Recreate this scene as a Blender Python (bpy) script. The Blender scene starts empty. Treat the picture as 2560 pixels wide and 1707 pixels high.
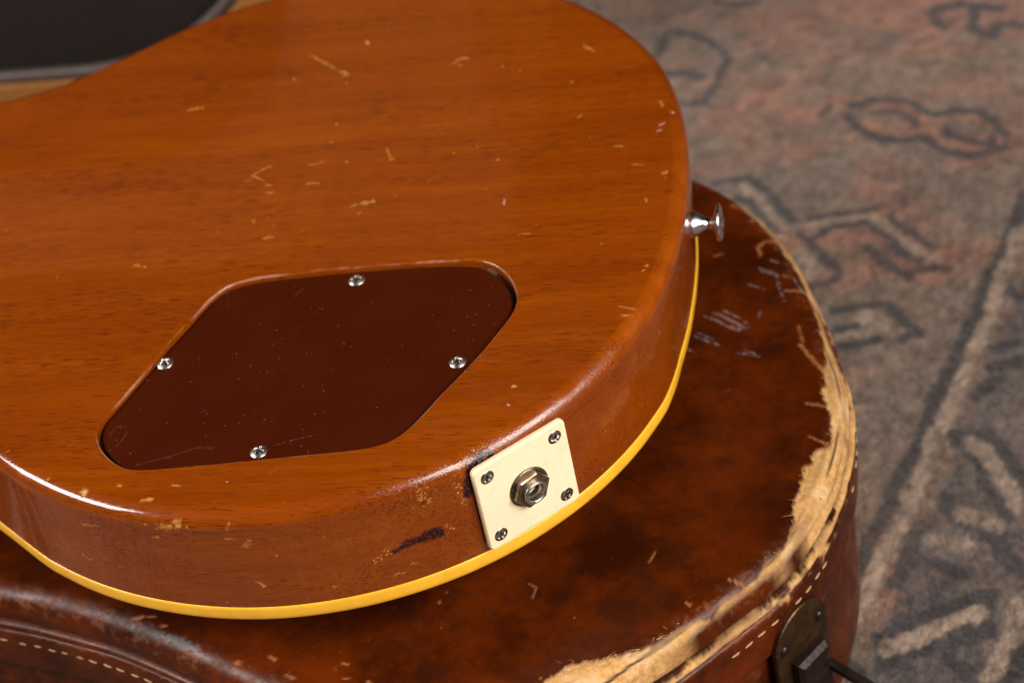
import bpy, math, random
import numpy as np
from mathutils import Matrix, Vector

# ------------------------------------------------------------------ camera, light, exposure
scene = bpy.context.scene
MM = 0.001
CAM_POS = np.array([269.085, -702.839, 534.356])
CAM_ROT = [[0.978669, 0.04941, 0.199415], [0.117834, 0.660124, -0.741857], [-0.168294, 0.74953, 0.64022]]
cam_data = bpy.data.cameras.new('camera'); cam = bpy.data.objects.new('camera', cam_data)
scene.collection.objects.link(cam); scene.camera = cam
m = Matrix(CAM_ROT).to_4x4(); m.translation = Vector(CAM_POS * MM); cam.matrix_world = m
cam_data.sensor_width = 36; cam_data.lens = 83.324; cam_data.clip_start = 0.02; cam_data.clip_end = 50
cam_data.dof.use_dof = True; cam_data.dof.focus_distance = 0.812; cam_data.dof.aperture_fstop = 10.0
cam_data.dof.aperture_blades = 9

world = bpy.data.worlds.new('World'); scene.world = world; world.use_nodes = True
world.node_tree.nodes['Background'].inputs['Color'].default_value = (1.0, 0.9, 0.8, 1)
world.node_tree.nodes['Background'].inputs['Strength'].default_value = 0.008

def area_light(name, pos, target, sx, sy, power, color):
    d = bpy.data.lights.new(name, 'AREA'); d.shape = 'RECTANGLE'; d.size = sx; d.size_y = sy
    d.energy = power; d.color = color
    o = bpy.data.objects.new(name, d); scene.collection.objects.link(o)
    o.location = pos; o.rotation_euler = (Vector(target) - Vector(pos)).to_track_quat('-Z', 'Y').to_euler()
area_light('softbox_key', (1.30, -0.80, 1.00), (0.08, -0.08, 0), 1.30, 0.80, 58, (1.0, 0.94, 0.88))
area_light('softbox_side', (-1.18, -0.46, 0.80), (0.0, -0.1, 0), 1.00, 0.38, 28, (1.0, 0.94, 0.90))

scene.view_settings.view_transform = 'Standard'; scene.view_settings.look = 'None'
scene.view_settings.exposure = 0.0; scene.view_settings.gamma = 1.0; scene.view_settings.use_curve_mapping = False
scene.render.engine = 'CYCLES'
scene.cycles.use_denoising = True
scene.cycles.max_bounces = 6
scene.cycles.sample_clamp_indirect = 4.0

# ------------------------------------------------------------------ traced data (millimetres)
K_RADII = [152.69, 163.33, 169.18, 170.81, 168.18, 161.8, 154.13, 145.58]
MARKS = [["c",0.53,[[-6.86,106.6,0.0],[0.58,100.36,0.0],[8.06,93.52,0.0]]],
    ["c",1.5,[[8.45,93.47,0.0],[12.1,90.42,0.0]]],
    ["c",0.68,[[12.74,84.54,0.0]]],
    ["c",0.68,[[56.07,91.37,0.0],[59.21,96.15,0.0],[63.09,95.65,0.0]]],
    ["c",0.9,[[59.88,91.27,0.0]]],
    ["c",0.68,[[109.45,99.38,0.0],[115.55,94.06,0.0]]],
    ["c",0.9,[[111.12,97.61,0.0],[114.74,94.81,0.0]]],
    ["c",0.68,[[77.89,88.22,0.0]]],
    ["c",0.68,[[86.08,83.75,0.0]]],
    ["c",0.68,[[108.12,73.2,0.0]]],
    ["c",0.45,[[37.42,36.61,0.0],[40.82,29.16,0.0]]],
    ["c",0.9,[[40.82,29.16,0.0]]],
    ["c",0.75,[[13.65,55.81,0.0]]],
    ["c",0.53,[[13.58,43.66,0.0]]],
    ["c",0.53,[[7.32,29.21,0.0],[10.92,29.77,0.0],[13.3,30.93,0.0]]],
    ["c",0.68,[[22.29,29.38,0.0]]],
    ["c",0.6,[[8.13,17.1,0.0],[14.05,16.84,0.0]]],
    ["c",0.53,[[28.64,0.23,0.0],[31.67,1.39,0.0]]],
    ["c",1.13,[[33.03,1.82,0.0],[38.95,2.92,0.0]]],
    ["c",0.6,[[65.58,30.36,0.0]]],
    ["c",0.68,[[83.93,24.3,0.0]]],
    ["c",0.45,[[74.53,33.73,0.0]]],
    ["c",0.3,[[32.75,-4.86,0.0],[34.27,-3.34,0.0]]],
    ["c",0.45,[[129.1,28.08,0.0],[132.65,27.69,0.0]]],
    ["c",0.6,[[145.29,56.05,0.0],[146.71,51.07,0.0]]],
    ["c",0.9,[[149.1,7.97,0.0],[151.05,9.44,0.0]]],
    ["c",0.53,[[150.94,6.1,0.0]]],
    ["c",0.45,[[143.94,-5.33,0.0],[144.84,-8.14,0.0]]],
    ["c",0.3,[[137.12,15.76,0.0],[142.04,14.89,0.0]]],
    ["c",0.38,[[96.93,-23.17,0.0],[102.03,-22.89,0.0]]],
    ["c",0.38,[[129.93,-31.3,0.0]]],
    ["c",0.53,[[153.59,-15.76,-4.46]]],
    ["c",0.38,[[152.41,-27.07,0.0]]],
    ["c",0.45,[[45.98,5.94,0.0]]],
    ["c",0.38,[[119.29,35.0,0.0]]],
    ["c",0.45,[[133.07,61.16,0.0]]],
    ["c",0.38,[[112.99,48.4,0.0],[114.94,50.58,0.0]]],
    ["s",0.3,[[40.82,29.16,0.0],[44.42,38.81,0.0]]],
    ["s",0.3,[[28.08,52.7,0.0],[36.93,62.73,0.0]]],
    ["s",0.3,[[57.8,12.91,0.0],[62.33,18.74,0.0]]],
    ["s",0.3,[[9.53,-14.8,0.0],[14.55,-11.09,0.0]]],
    ["s",0.38,[[-13.01,69.85,0.0],[-5.52,70.85,0.0]]],
    ["s",0.23,[[76.91,8.68,0.0],[82.23,5.88,0.0]]],
    ["s",0.23,[[107.47,67.32,0.0],[113.56,64.73,0.0]]],
    ["w",0.9,[[150.81,48.19,0.0]]],
    ["w",0.38,[[155.82,20.23,0.0]]],
    ["w",0.38,[[156.16,15.09,0.0]]],
    ["w",0.38,[[153.97,19.92,-13.45]]],
    ["w",0.38,[[153.89,19.01,-18.0]]],
    ["w",0.23,[[89.62,-1.0,0.0],[90.17,-4.38,0.0]]],
    ["w",0.6,[[16.46,113.98,0.0],[16.96,111.5,0.0]]],
    ["w",0.75,[[155.15,35.88,0.0],[155.69,32.91,0.0]]],
    ["w",0.3,[[145.79,39.29,0.0],[148.46,41.34,0.0]]],
    ["w",0.3,[[144.99,35.86,0.0],[147.38,36.76,0.0]]],
    ["d",0.38,[[152.9,6.91,-15.03],[153.57,15.59,-23.5]]],
    ["r",0.75,[[22.07,88.54,0.0],[23.54,80.66,0.0]]],
    ["r",0.3,[[89.54,-4.87,0.0],[93.25,-3.91,0.0]]],
    ["c",0.75,[[-55.16,72.55,0.0],[-51.42,73.26,0.0],[-47.31,73.93,0.0]]],
    ["c",0.41,[[-15.74,24.2,0.0],[-12.39,27.58,0.0],[-9.49,29.95,0.0],[-7.08,28.09,0.0]]],
    ["c",0.34,[[-19.2,21.38,0.0],[-15.18,21.49,0.0]]],
    ["c",0.61,[[-15.05,24.13,0.0],[-9.57,20.39,0.0]]],
    ["c",0.48,[[-9.02,17.7,0.0],[-6.28,17.42,0.0]]],
    ["c",0.41,[[-7.93,12.36,0.0],[-3.27,12.41,0.0]]],
    ["c",0.95,[[-9.0,-4.99,0.0]]],
    ["c",0.68,[[-2.78,-16.11,0.0],[1.62,-15.33,0.0]]],
    ["c",0.34,[[-3.48,-2.99,0.0]]],
    ["c",0.34,[[-0.04,-8.67,0.0]]],
    ["c",0.41,[[-22.37,-10.29,0.0]]],
    ["c",0.41,[[7.51,29.21,0.0],[10.83,29.39,0.0]]],
    ["c",0.41,[[8.49,16.95,0.0],[13.17,16.79,0.0]]],
    ["c",0.48,[[-11.14,90.75,0.0],[-10.69,89.52,0.0]]],
    ["s",0.2,[[-2.87,0.52,0.0],[0.57,4.79,0.0]]],
    ["s",0.27,[[-33.94,-3.12,0.0],[-29.03,-7.14,0.0]]],
    ["s",0.2,[[9.4,-15.26,0.0],[14.47,-11.25,0.0]]],
    ["s",0.2,[[-55.04,-7.23,0.0],[-43.71,-9.81,0.0]]],
    ["s",0.2,[[-91.44,9.67,0.0],[-89.07,13.64,0.0]]],
    ["c",0.69,[[-52.47,-28.39,0.0],[-49.61,-28.29,0.0],[-46.95,-29.38,0.0]]],
    ["c",0.4,[[-81.51,-31.95,0.0]]],
    ["c",0.77,[[147.71,-45.78,0.0]]],
    ["c",0.51,[[146.06,-48.35,0.0],[146.97,-48.19,0.0]]],
    ["c",0.17,[[139.33,-67.47,0.0],[143.86,-69.23,0.0],[148.27,-69.75,0.0]]],
    ["c",0.6,[[139.95,-72.62,0.0],[142.35,-72.98,0.0]]],
    ["c",0.21,[[142.33,-72.7,0.0],[147.08,-73.07,0.0]]],
    ["c",0.47,[[97.33,-77.46,0.0]]],
    ["c",0.6,[[139.19,-90.91,0.0]]],
    ["c",0.26,[[129.83,-31.59,0.0]]],
    ["s",0.13,[[102.17,-62.22,0.0],[121.72,-60.43,0.0],[136.48,-59.95,0.0],[152.51,-58.19,0.0]]],
    ["s",0.13,[[94.6,-82.19,0.0],[112.76,-80.29,0.0],[127.29,-79.48,0.0],[145.38,-78.97,0.0]]],
    ["s",0.13,[[121.86,-15.8,0.0],[134.48,-15.19,0.0],[147.86,-15.26,0.0]]],
    ["s",0.13,[[136.03,-50.52,0.0],[139.88,-47.69,0.0],[143.69,-44.27,0.0]]],
    ["c",1.06,[[106.0,-107.05,0.0],[106.73,-107.55,0.0]]],
    ["s",0.16,[[103.27,-110.44,0.0],[107.0,-111.66,0.0],[111.46,-111.63,0.0],[115.21,-109.29,0.0]]],
    ["c",0.43,[[131.08,-106.7,-41.64]]],
    ["c",0.27,[[133.75,-102.8,-27.14]]],
    ["w",0.21,[[104.88,-116.35,0.0],[106.09,-117.07,0.0]]],
    ["s",0.16,[[100.46,-130.63,0.0],[101.92,-128.21,0.0]]],
    ["b",2.55,[[100.36,-138.16,-3.49],[97.52,-140.23,-3.71],[95.19,-141.84,-5.6]]],
    ["b",1.91,[[95.19,-141.84,-5.6],[93.47,-142.99,-9.8],[92.37,-143.71,-15.09]]],
    ["g",5.05,[[100.71,-137.9,-1.38],[95.37,-141.72,-2.14],[91.4,-144.33,-6.55],[89.81,-145.32,-15.78]]],
    ["g",5.05,[[77.62,-152.01,-8.45],[79.21,-151.23,-8.71]]],
    ["b",0.85,[[78.67,-151.5,-10.53]]],
    ["b",1.02,[[65.53,-157.2,-27.98],[68.72,-155.96,-27.17]]],
    ["b",1.91,[[70.9,-155.06,-26.34],[73.94,-153.74,-26.21]]],
    ["b",2.42,[[75.99,-152.79,-25.94],[80.92,-150.36,-26.31]]],
    ["g",2.55,[[56.47,-160.25,-30.0],[61.3,-158.71,-28.83],[65.2,-157.32,-27.09]]],
    ["g",2.55,[[83.5,-148.98,-25.76],[85.11,-148.09,-27.87]]],
    ["c",0.38,[[62.88,-158.16,-38.96],[65.51,-157.21,-38.57],[67.43,-156.47,-39.21]]],
    ["c",0.38,[[69.66,-155.58,-35.53],[71.94,-154.62,-36.88]]],
    ["c",0.45,[[43.22,-163.55,-37.47],[44.46,-163.29,-37.8]]],
    ["c",0.32,[[45.59,-163.05,-13.51]]],
    ["c",0.38,[[74.33,-153.56,-45.92]]],
    ["c",0.32,[[89.19,-145.7,-30.15]]],
    ["c",1.68,[[-39.31,-150.68,0.0]]],
    ["c",0.9,[[-27.79,-148.05,0.0],[-26.36,-149.25,0.0]]],
    ["c",0.45,[[-7.6,-149.49,0.0],[-4.37,-150.26,0.0]]],
    ["c",0.97,[[-17.62,-156.27,0.0],[-13.52,-156.04,0.0]]],
    ["c",0.84,[[-23.24,-160.76,-2.2],[-17.26,-162.28,-0.05]]],
    ["c",0.97,[[-13.88,-162.5,0.0],[-9.79,-162.33,0.0]]],
    ["c",0.77,[[-15.98,-162.57,-5.57]]],
    ["c",1.55,[[-12.57,-163.3,-6.86],[-9.87,-163.82,-5.55],[-6.59,-164.39,-5.13]]],
    ["c",1.94,[[-3.76,-164.82,-2.59],[-4.06,-164.78,-4.85]]],
    ["c",1.16,[[3.19,-165.64,-2.46]]],
    ["c",0.97,[[13.51,-166.22,-2.0],[17.26,-166.25,-3.26]]],
    ["c",0.9,[[26.87,-165.83,-0.11],[26.87,-165.83,-1.21]]],
    ["c",0.58,[[22.84,-165.74,0.0],[24.75,-165.83,0.0]]],
    ["c",0.58,[[34.48,-165.0,-1.33],[41.25,-163.92,-1.29],[44.79,-163.22,-2.77]]],
    ["c",0.52,[[45.08,-163.16,-2.62],[46.27,-162.91,-0.75],[47.91,-162.53,-0.26]]],
    ["c",0.58,[[50.94,-159.75,0.0],[52.93,-160.44,0.0]]],
    ["c",0.52,[[-43.37,-153.71,-12.78],[-40.22,-155.03,-11.96],[-35.44,-156.87,-10.84]]],
    ["c",0.58,[[-14.73,-162.85,-11.21],[-12.16,-163.39,-11.01]]],
    ["c",0.32,[[12.1,-166.19,-9.55],[14.2,-166.24,-9.9],[16.14,-166.25,-10.87]]],
    ["c",1.03,[[17.06,-166.25,-13.7],[19.66,-166.21,-13.11]]],
    ["c",0.58,[[20.17,-166.19,-11.05]]],
    ["c",1.16,[[18.42,-166.23,-31.31],[19.95,-166.2,-32.96]]],
    ["c",0.32,[[-49.09,-151.09,-30.36],[-45.02,-152.99,-31.94]]],
    ["c",0.39,[[-36.01,-156.66,-0.31],[-34.42,-157.24,-3.93]]],
    ["c",0.52,[[43.26,-163.54,-37.2],[44.18,-163.35,-37.83]]],
    ["c",0.58,[[-0.22,-165.28,-4.67]]],
    ["c",0.58,[[13.79,-166.23,-5.12]]],
    ["c",0.45,[[-73.69,-128.95,0.0]]],
    ["c",0.58,[[-55.88,-144.65,0.0],[-54.0,-143.23,0.0]]],
    ["c",0.45,[[4.58,-165.76,-41.64]]],
    ["c",0.39,[[-65.32,-141.95,-5.59]]],
    ["w",1.42,[[4.04,-164.83,0.0],[6.1,-164.78,0.0]]],
    ["w",0.32,[[31.05,-163.76,0.0]]],
    ["w",0.26,[[-21.26,-161.29,-44.44]]],
    ["w",0.65,[[-20.25,-161.55,-2.14],[-19.54,-161.73,-2.74]]],
    ["w",0.65,[[-39.15,-150.84,0.0]]],
    ["w",0.26,[[-54.53,-148.33,-2.61]]],
    ["w",0.26,[[11.61,-148.87,0.0]]],
    ["w",0.26,[[28.03,-165.73,-19.27]]],
    ["w",0.39,[[16.24,-166.25,-2.99]]],
    ["s",0.19,[[-9.8,-163.84,-9.29],[2.6,-165.58,-11.84]]],
    ["s",0.19,[[-51.3,-125.93,0.0],[-43.67,-130.68,0.0],[-37.61,-134.14,0.0]]],
    ["s",0.26,[[-51.34,-127.89,0.0],[-48.57,-125.3,0.0]]],
    ["s",0.19,[[26.28,-146.82,0.0],[26.47,-142.33,0.0],[28.62,-142.07,0.0]]],
    ["s",0.19,[[26.53,-145.34,0.0],[28.44,-143.95,0.0]]],
    ["s",0.19,[[35.28,-164.89,-32.31],[37.85,-164.51,-35.15],[41.83,-163.82,-36.45]]],
    ["s",0.19,[[13.83,-166.23,-26.49],[15.64,-166.25,-28.09],[22.04,-166.13,-28.88]]],
    ["s",0.19,[[1.11,-163.23,0.0],[1.26,-160.32,0.0],[4.42,-159.74,0.0],[7.51,-161.36,0.0]]],
    ["s",0.19,[[2.16,-161.82,0.0],[4.75,-161.22,0.0],[6.66,-162.41,0.0]]],
    ["s",0.19,[[9.06,-158.51,0.0],[11.76,-160.84,0.0]]],
    ["s",0.19,[[13.18,-162.37,0.0],[14.74,-159.53,0.0]]],
    ["s",0.19,[[20.62,-164.19,0.0],[21.65,-161.33,0.0]]],
    ["s",0.19,[[32.56,-161.88,0.0],[33.76,-159.76,0.0]]],
    ["s",0.19,[[52.5,-161.38,-1.51],[55.15,-159.39,0.0],[59.88,-157.45,0.0]]],
    ["s",0.14,[[33.14,-164.8,0.0],[34.71,-164.97,-18.48],[33.43,-165.14,-42.85]]],
    ["s",0.14,[[37.3,-164.59,-0.42],[39.25,-164.28,-19.42],[37.56,-164.55,-43.66]]],
    ["s",0.14,[[41.25,-163.92,-1.29],[40.26,-164.1,-19.64],[41.65,-163.85,-44.6]]],
    ["s",0.14,[[45.16,-163.15,-2.28],[44.73,-163.24,-20.76],[45.7,-163.03,-45.65]]],
    ["s",0.14,[[49.03,-162.27,-3.36],[49.16,-162.24,-22.01],[49.7,-162.1,-46.83]]],
    ["s",0.14,[[51.43,-161.66,-4.1],[50.62,-161.87,-22.46],[52.18,-161.47,-47.62]]],
    ["s",0.14,[[54.3,-160.88,-5.03],[56.43,-160.26,-24.41],[55.14,-160.64,-48.64]]],
    ["s",0.14,[[56.67,-160.19,-5.85],[57.87,-159.82,-24.93],[57.59,-159.91,-49.54]]],
    ["k",0.14,[[-32.09,-158.05,-4.35],[-36.8,-156.37,-22.67],[-42.29,-154.18,-45.28]]],
    ["k",0.14,[[-28.07,-159.35,-3.24],[-32.6,-157.88,-21.28],[-37.84,-155.97,-43.53]]],
    ["k",0.14,[[-24.15,-160.5,-2.26],[-28.51,-159.21,-20.07],[-33.53,-157.56,-42.0]]],
    ["k",0.14,[[-19.06,-161.85,-1.15],[-23.22,-160.76,-18.7],[-27.99,-159.37,-40.27]]],
    ["k",0.14,[[-14.71,-162.85,-0.34],[-18.72,-161.93,-17.69],[-23.3,-160.74,-38.99]]],
    ["s",0.14,[[-17.26,-162.28,-22.76],[13.52,-166.22,-14.69],[46.4,-162.88,-10.73]]],
    ["s",0.14,[[-18.72,-161.93,-27.71],[12.36,-166.2,-19.21],[45.48,-163.08,-14.95]]],
    ["s",0.14,[[-21.22,-161.3,-36.1],[10.4,-166.13,-26.84],[43.92,-163.4,-22.06]]],
    ["s",0.14,[[-23.78,-160.61,-44.68],[8.39,-166.03,-34.6],[42.34,-163.72,-29.27]]],
    ["d",0.39,[[-22.62,-160.93,-16.72]]]]
LID_MARKS = [["w",0.34,[[155.9,18.2],[164.1,12.1],[169.5,8.2]]],
    ["w",0.34,[[157.1,17.8],[165.3,11.4],[170.2,8.6]]],
    ["w",0.34,[[158.3,17.4],[166.5,10.7],[171.0,9.0]]],
    ["w",0.34,[[159.3,19.7],[167.5,13.6],[171.7,9.5]]],
    ["w",0.34,[[160.5,19.3],[168.7,12.9],[172.5,9.9]]],
    ["w",0.34,[[161.7,18.9],[169.9,12.2],[173.3,10.4]]],
    ["w",0.34,[[162.8,21.3],[171.0,15.1],[174.0,10.8]]],
    ["w",0.41,[[152.0,6.5],[161.4,0.9]]],
    ["w",0.41,[[152.8,8.5],[159.9,4.0]]],
    ["w",0.41,[[156.7,3.2],[162.1,-0.1]]],
    ["w",0.41,[[170.1,-4.6],[179.2,-7.6]]],
    ["w",0.41,[[172.6,-3.3],[177.8,-6.1]]],
    ["w",0.41,[[175.6,47.3],[182.4,43.6]]],
    ["w",0.41,[[177.1,45.1],[184.5,41.3]]],
    ["w",0.41,[[178.1,53.4],[183.6,49.8]]],
    ["w",0.41,[[182.8,43.6],[184.7,35.1],[187.0,25.8]]],
    ["w",0.41,[[183.5,42.5],[185.3,36.1]]],
    ["w",0.41,[[189.1,42.0],[194.7,31.2]]],
    ["w",0.41,[[190.5,39.8],[193.7,32.3]]],
    ["w",0.41,[[176.9,15.5],[178.4,20.4]]],
    ["w",0.41,[[150.5,-1.7],[153.2,-3.8]]],
    ["w",0.41,[[170.0,38.4],[178.8,33.6]]],
    ["t",0.95,[[176.7,54.6],[175.4,60.5],[177.7,63.6],[182.4,64.7]]],
    ["t",0.54,[[193.3,10.3],[194.4,4.3],[195.5,0.3]]],
    ["t",1.09,[[194.6,-1.5],[199.6,-10.5],[203.5,-17.4]]],
    ["t",0.68,[[197.7,-35.6],[205.2,-37.9]]],
    ["t",0.82,[[162.8,90.7],[165.0,88.8]]],
    ["t",0.68,[[187.5,31.8],[195.3,31.2]]],
    ["t",0.54,[[157.1,56.3],[161.0,57.6]]],
    ["t",0.68,[[186.5,41.2],[188.2,40.5]]],
    ["t",0.48,[[166.7,11.9],[168.0,11.3]]],
    ["t",0.41,[[167.6,-26.2]]],
    ["t",0.6,[[199.3,-54.3],[206.1,-58.6]]],
    ["t",0.6,[[172.4,-125.9],[178.2,-127.5]]],
    ["t",0.75,[[157.9,-136.6],[159.3,-137.5]]],
    ["t",0.3,[[143.8,-115.5],[145.2,-111.5]]],
    ["t",0.45,[[197.5,-35.3],[205.0,-37.8]]],
    ["t",0.26,[[102.3,-132.2],[103.2,-127.0],[100.4,-125.1]]],
    ["t",0.57,[[70.0,-127.8]]],
    ["t",0.77,[[68.0,-132.6]]],
    ["t",0.77,[[36.8,-160.6],[38.6,-161.4]]],
    ["t",0.57,[[38.6,-167.8],[40.3,-167.7]]],
    ["t",0.51,[[34.2,-163.4]]],
    ["t",0.64,[[47.3,-169.4],[48.3,-170.4]]],
    ["t",0.26,[[143.3,-116.6],[145.1,-111.4]]],
    ["t",0.38,[[70.3,-145.1]]],
    ["t",0.32,[[118.4,-142.0]]],
    ["t",0.45,[[109.3,-169.7]]],
    ["t",0.65,[[8.8,-156.8],[11.2,-158.7]]],
    ["t",0.77,[[-47.9,-136.6],[-44.4,-135.9]]],
    ["t",0.65,[[-42.6,-136.0],[-39.6,-136.1]]],
    ["t",0.58,[[-36.1,-140.4],[-34.2,-140.9]]],
    ["t",0.77,[[-3.5,-159.0],[-1.6,-159.8]]],
    ["t",0.58,[[17.0,-166.1],[20.1,-167.6]]],
    ["t",0.45,[[-78.0,-135.5]]],
    ["t",0.39,[[37.7,-160.9]]],
    ["t",0.39,[[-54.4,-130.2]]],
    ["u",1.68,[[-32.3,-145.1],[-25.9,-148.3],[-19.9,-151.5]]]]
FRAY = [[145.5, 111.5], [159.6, 99.5], [171.4, 83.2], [175.5, 76.0], [183.0, 64.7], [191.7, 43.8], [195.3, 33.2], [200.2, 18.7], [203.1, 2.7], [205.2, -9.0], [203.5, -18.4], [204.4, -30.6], [206.5, -40.7], [208.0, -49.4], [206.1, -59.1], [200.8, -62.7], [197.1, -72.0], [196.7, -80.5], [194.3, -88.8], [194.9, -99.8], [192.9, -107.8], [187.3, -113.8], [182.5, -122.4], [177.6, -128.3], [172.1, -133.3], [167.4, -140.8], [163.1, -143.2], [155.2, -148.8], [143.3, -158.4], [122.7, -163.1], [107.1, -169.6]]
RUG_LINES = [["d",2.0,[[96,370],[101,392],[112,389],[125,379],[136,362],[131,344],[127,332],[124,323],[111,323]]],
    ["d",2.7,[[104,352],[115,350],[122,346]]],
    ["d",2.1,[[202,311],[211,315],[226,314],[236,307],[244,297],[248,298],[257,300],[267,296],[275,287],[280,278]]],
    ["d",2.1,[[200,302],[207,290],[215,281],[228,277],[239,280],[245,271],[252,264],[263,261],[272,265],[278,266]]],
    ["d",1.6,[[215,302],[223,303],[231,296],[238,288]]],
    ["d",1.8,[[251,285],[252,280],[264,273],[272,269],[273,277]]],
    ["d",2.3,[[250,377],[243,390],[250,396],[263,397],[280,391]]],
    ["d",2.3,[[268,393],[264,372],[275,364],[280,374],[293,374]]],
    ["d",2.1,[[127,419],[138,414],[147,416]]],
    ["d",1.2,[[191,312],[187,304]]],
    ["p",1.8,[[210,294],[218,286],[228,282],[239,288],[251,294],[261,294],[272,286]]],
    ["p",1.8,[[221,310],[231,306],[239,295],[246,277],[254,270],[266,267]]],
    ["d",1.8,[[135,251],[153,256],[161,242],[171,225],[177,215]]],
    ["d",1.8,[[147,239],[157,226],[169,210]]],
    ["d",1.8,[[182,218],[196,222],[214,222]]],
    ["d",2.1,[[179,206],[184,204],[200,211],[212,212],[220,202],[223,198]]],
    ["d",2.1,[[183,202],[189,189],[198,175],[197,170],[186,167]]],
    ["d",2.0,[[222,216],[231,204],[240,193]]],
    ["d",3.0,[[224,192],[234,184]]],
    ["d",2.1,[[212,193],[222,179],[230,168]]],
    ["d",2.0,[[230,172],[243,176],[249,175]]],
    ["d",1.6,[[229,228],[228,221]]],
    ["d",2.0,[[196,146],[207,149],[221,150],[227,139],[235,129],[227,125]]],
    ["d",2.0,[[197,133],[207,136],[216,139]]],
    ["d",1.8,[[197,121],[211,124],[217,125]]],
    ["d",2.5,[[286,228],[280,200],[273,179],[265,156],[257,131],[248,102],[241,79],[239,72]]],
    ["d",2.7,[[277,158],[283,148]]],
    ["d",2.7,[[269,117],[277,118]]],
    ["d",3.0,[[267,104],[281,106]]],
    ["d",2.7,[[260,86],[269,96]]],
    ["l",2.7,[[150,248],[160,229],[172,212],[188,215],[214,218],[224,204],[235,187],[245,180]]],
    ["l",5.3,[[179,192],[187,177]]],
    ["l",5.3,[[211,141],[220,136]]],
    ["l",2.3,[[197,127],[214,131]]],
    ["l",4.0,[[285,202],[280,183],[271,155],[262,126],[255,100],[247,75]]],
    ["d",2.5,[[242,82],[236,59],[228,41],[222,23],[215,3],[210,-15],[205,-31],[200,-50]]],
    ["d",2.9,[[251,61],[260,44],[265,27],[271,9]]],
    ["d",2.9,[[262,59],[270,49],[278,31]]],
    ["d",3.3,[[218,-58],[229,-49],[243,-43],[258,-35]]],
    ["d",3.3,[[221,-69],[234,-63],[249,-58],[259,-52]]],
    ["d",3.1,[[235,5],[230,-16],[224,-28]]],
    ["d",3.3,[[241,-16],[252,-22]]],
    ["d",3.5,[[246,19],[257,4],[266,-3]]],
    ["d",2.7,[[262,-35],[259,-55]]],
    ["d",2.5,[[274,-63],[268,-82]]],
    ["d",2.9,[[244,-69],[252,-75]]],
    ["d",2.9,[[203,-68],[209,-78]]],
    ["d",3.3,[[267,-12],[276,-24]]],
    ["l",3.9,[[248,78],[239,52],[228,11],[217,-17],[208,-43],[200,-60]]],
    ["l",4.7,[[258,54],[265,42],[270,30],[275,15]]],
    ["l",5.1,[[221,-62],[232,-57],[244,-50],[257,-45]]],
    ["l",4.4,[[274,-40],[269,-57],[262,-76]]],
    ["l",3.9,[[238,0],[253,-7]]],
    ["l",4.5,[[252,14],[265,4]]]]
JACK_THETA, JACK_Z = [-0.8794, -3.94]
STRAP_Z = -17.36
Z_CASE = -80.0
Z_RUG = -190.0
rng = np.random.default_rng(7)
random.seed(7)

# ------------------------------------------------------------------ helpers
def spline(points, step, closed=True):
    P = np.array(points, float); n = len(P); out = []
    segs = n if closed else n - 1
    for i in range(segs):
        if closed: a, b, c, d = P[i-1], P[i], P[(i+1) % n], P[(i+2) % n]
        else: a, b, c, d = P[max(i-1, 0)], P[i], P[i+1], P[min(i+2, n-1)]
        st = step(b) if callable(step) else step
        k = max(1, int(np.linalg.norm(c-b)/st))
        u = np.arange(k)[:, None]/k
        out.append(.5*(2*b+(c-a)*u+(2*a-5*b+4*c-d)*u*u+(3*b-a-3*c+d)*u**3))
    if not closed: out.append(P[-1:])
    return np.vstack(out)

def normals2d(P):
    t = np.roll(P, -1, 0) - np.roll(P, 1, 0); t /= np.linalg.norm(t, axis=1)[:, None]
    return np.c_[t[:, 1], -t[:, 0]]          # outward for a counter-clockwise loop

def smooth_closed(a, n):
    for _ in range(n): a = (np.roll(a, 1, 0) + 2*a + np.roll(a, -1, 0))/4
    return a

def vnoise(P, scale, seed=0):
    """value noise, -1..1, any dimension up to 3"""
    Q = np.asarray(P, float)*scale
    if Q.shape[1] == 2: Q = np.c_[Q, np.zeros(len(Q))]
    I = np.floor(Q).astype(np.int64); F = Q - I; F = F*F*(3-2*F)
    r = np.zeros(len(Q))
    for dx in (0, 1):
        for dy in (0, 1):
            for dz in (0, 1):
                h = ((I[:, 0]+dx)*374761393 + (I[:, 1]+dy)*668265263 + (I[:, 2]+dz)*2147483647 + seed*974711) & 0xffffffff
                h = ((h ^ (h >> 13))*1274126177) & 0xffffffff; h = h ^ (h >> 16)
                v = (h & 0xffff)/32767.5 - 1
                w = (F[:, 0] if dx else 1-F[:, 0])*(F[:, 1] if dy else 1-F[:, 1])*(F[:, 2] if dz else 1-F[:, 2])
                r += v*w
    return r

def poly_dist(P, line):
    """distance from points to a polyline, and position along it"""
    L = np.array(line, float)
    if len(L) == 1: return np.linalg.norm(P-L[0], axis=1), np.full(len(P), .5)
    d = np.full(len(P), 1e9); u = np.zeros(len(P)); n = len(L)-1
    for k, (a, b) in enumerate(zip(L[:-1], L[1:])):
        ab = b-a; t = np.clip(((P-a)@ab)/max(ab@ab, 1e-9), 0, 1)
        e = np.linalg.norm(P-a-t[:, None]*ab, axis=1); c = e < d
        d[c] = e[c]; u[c] = (k+t[c])/n
    return d, u

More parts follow.
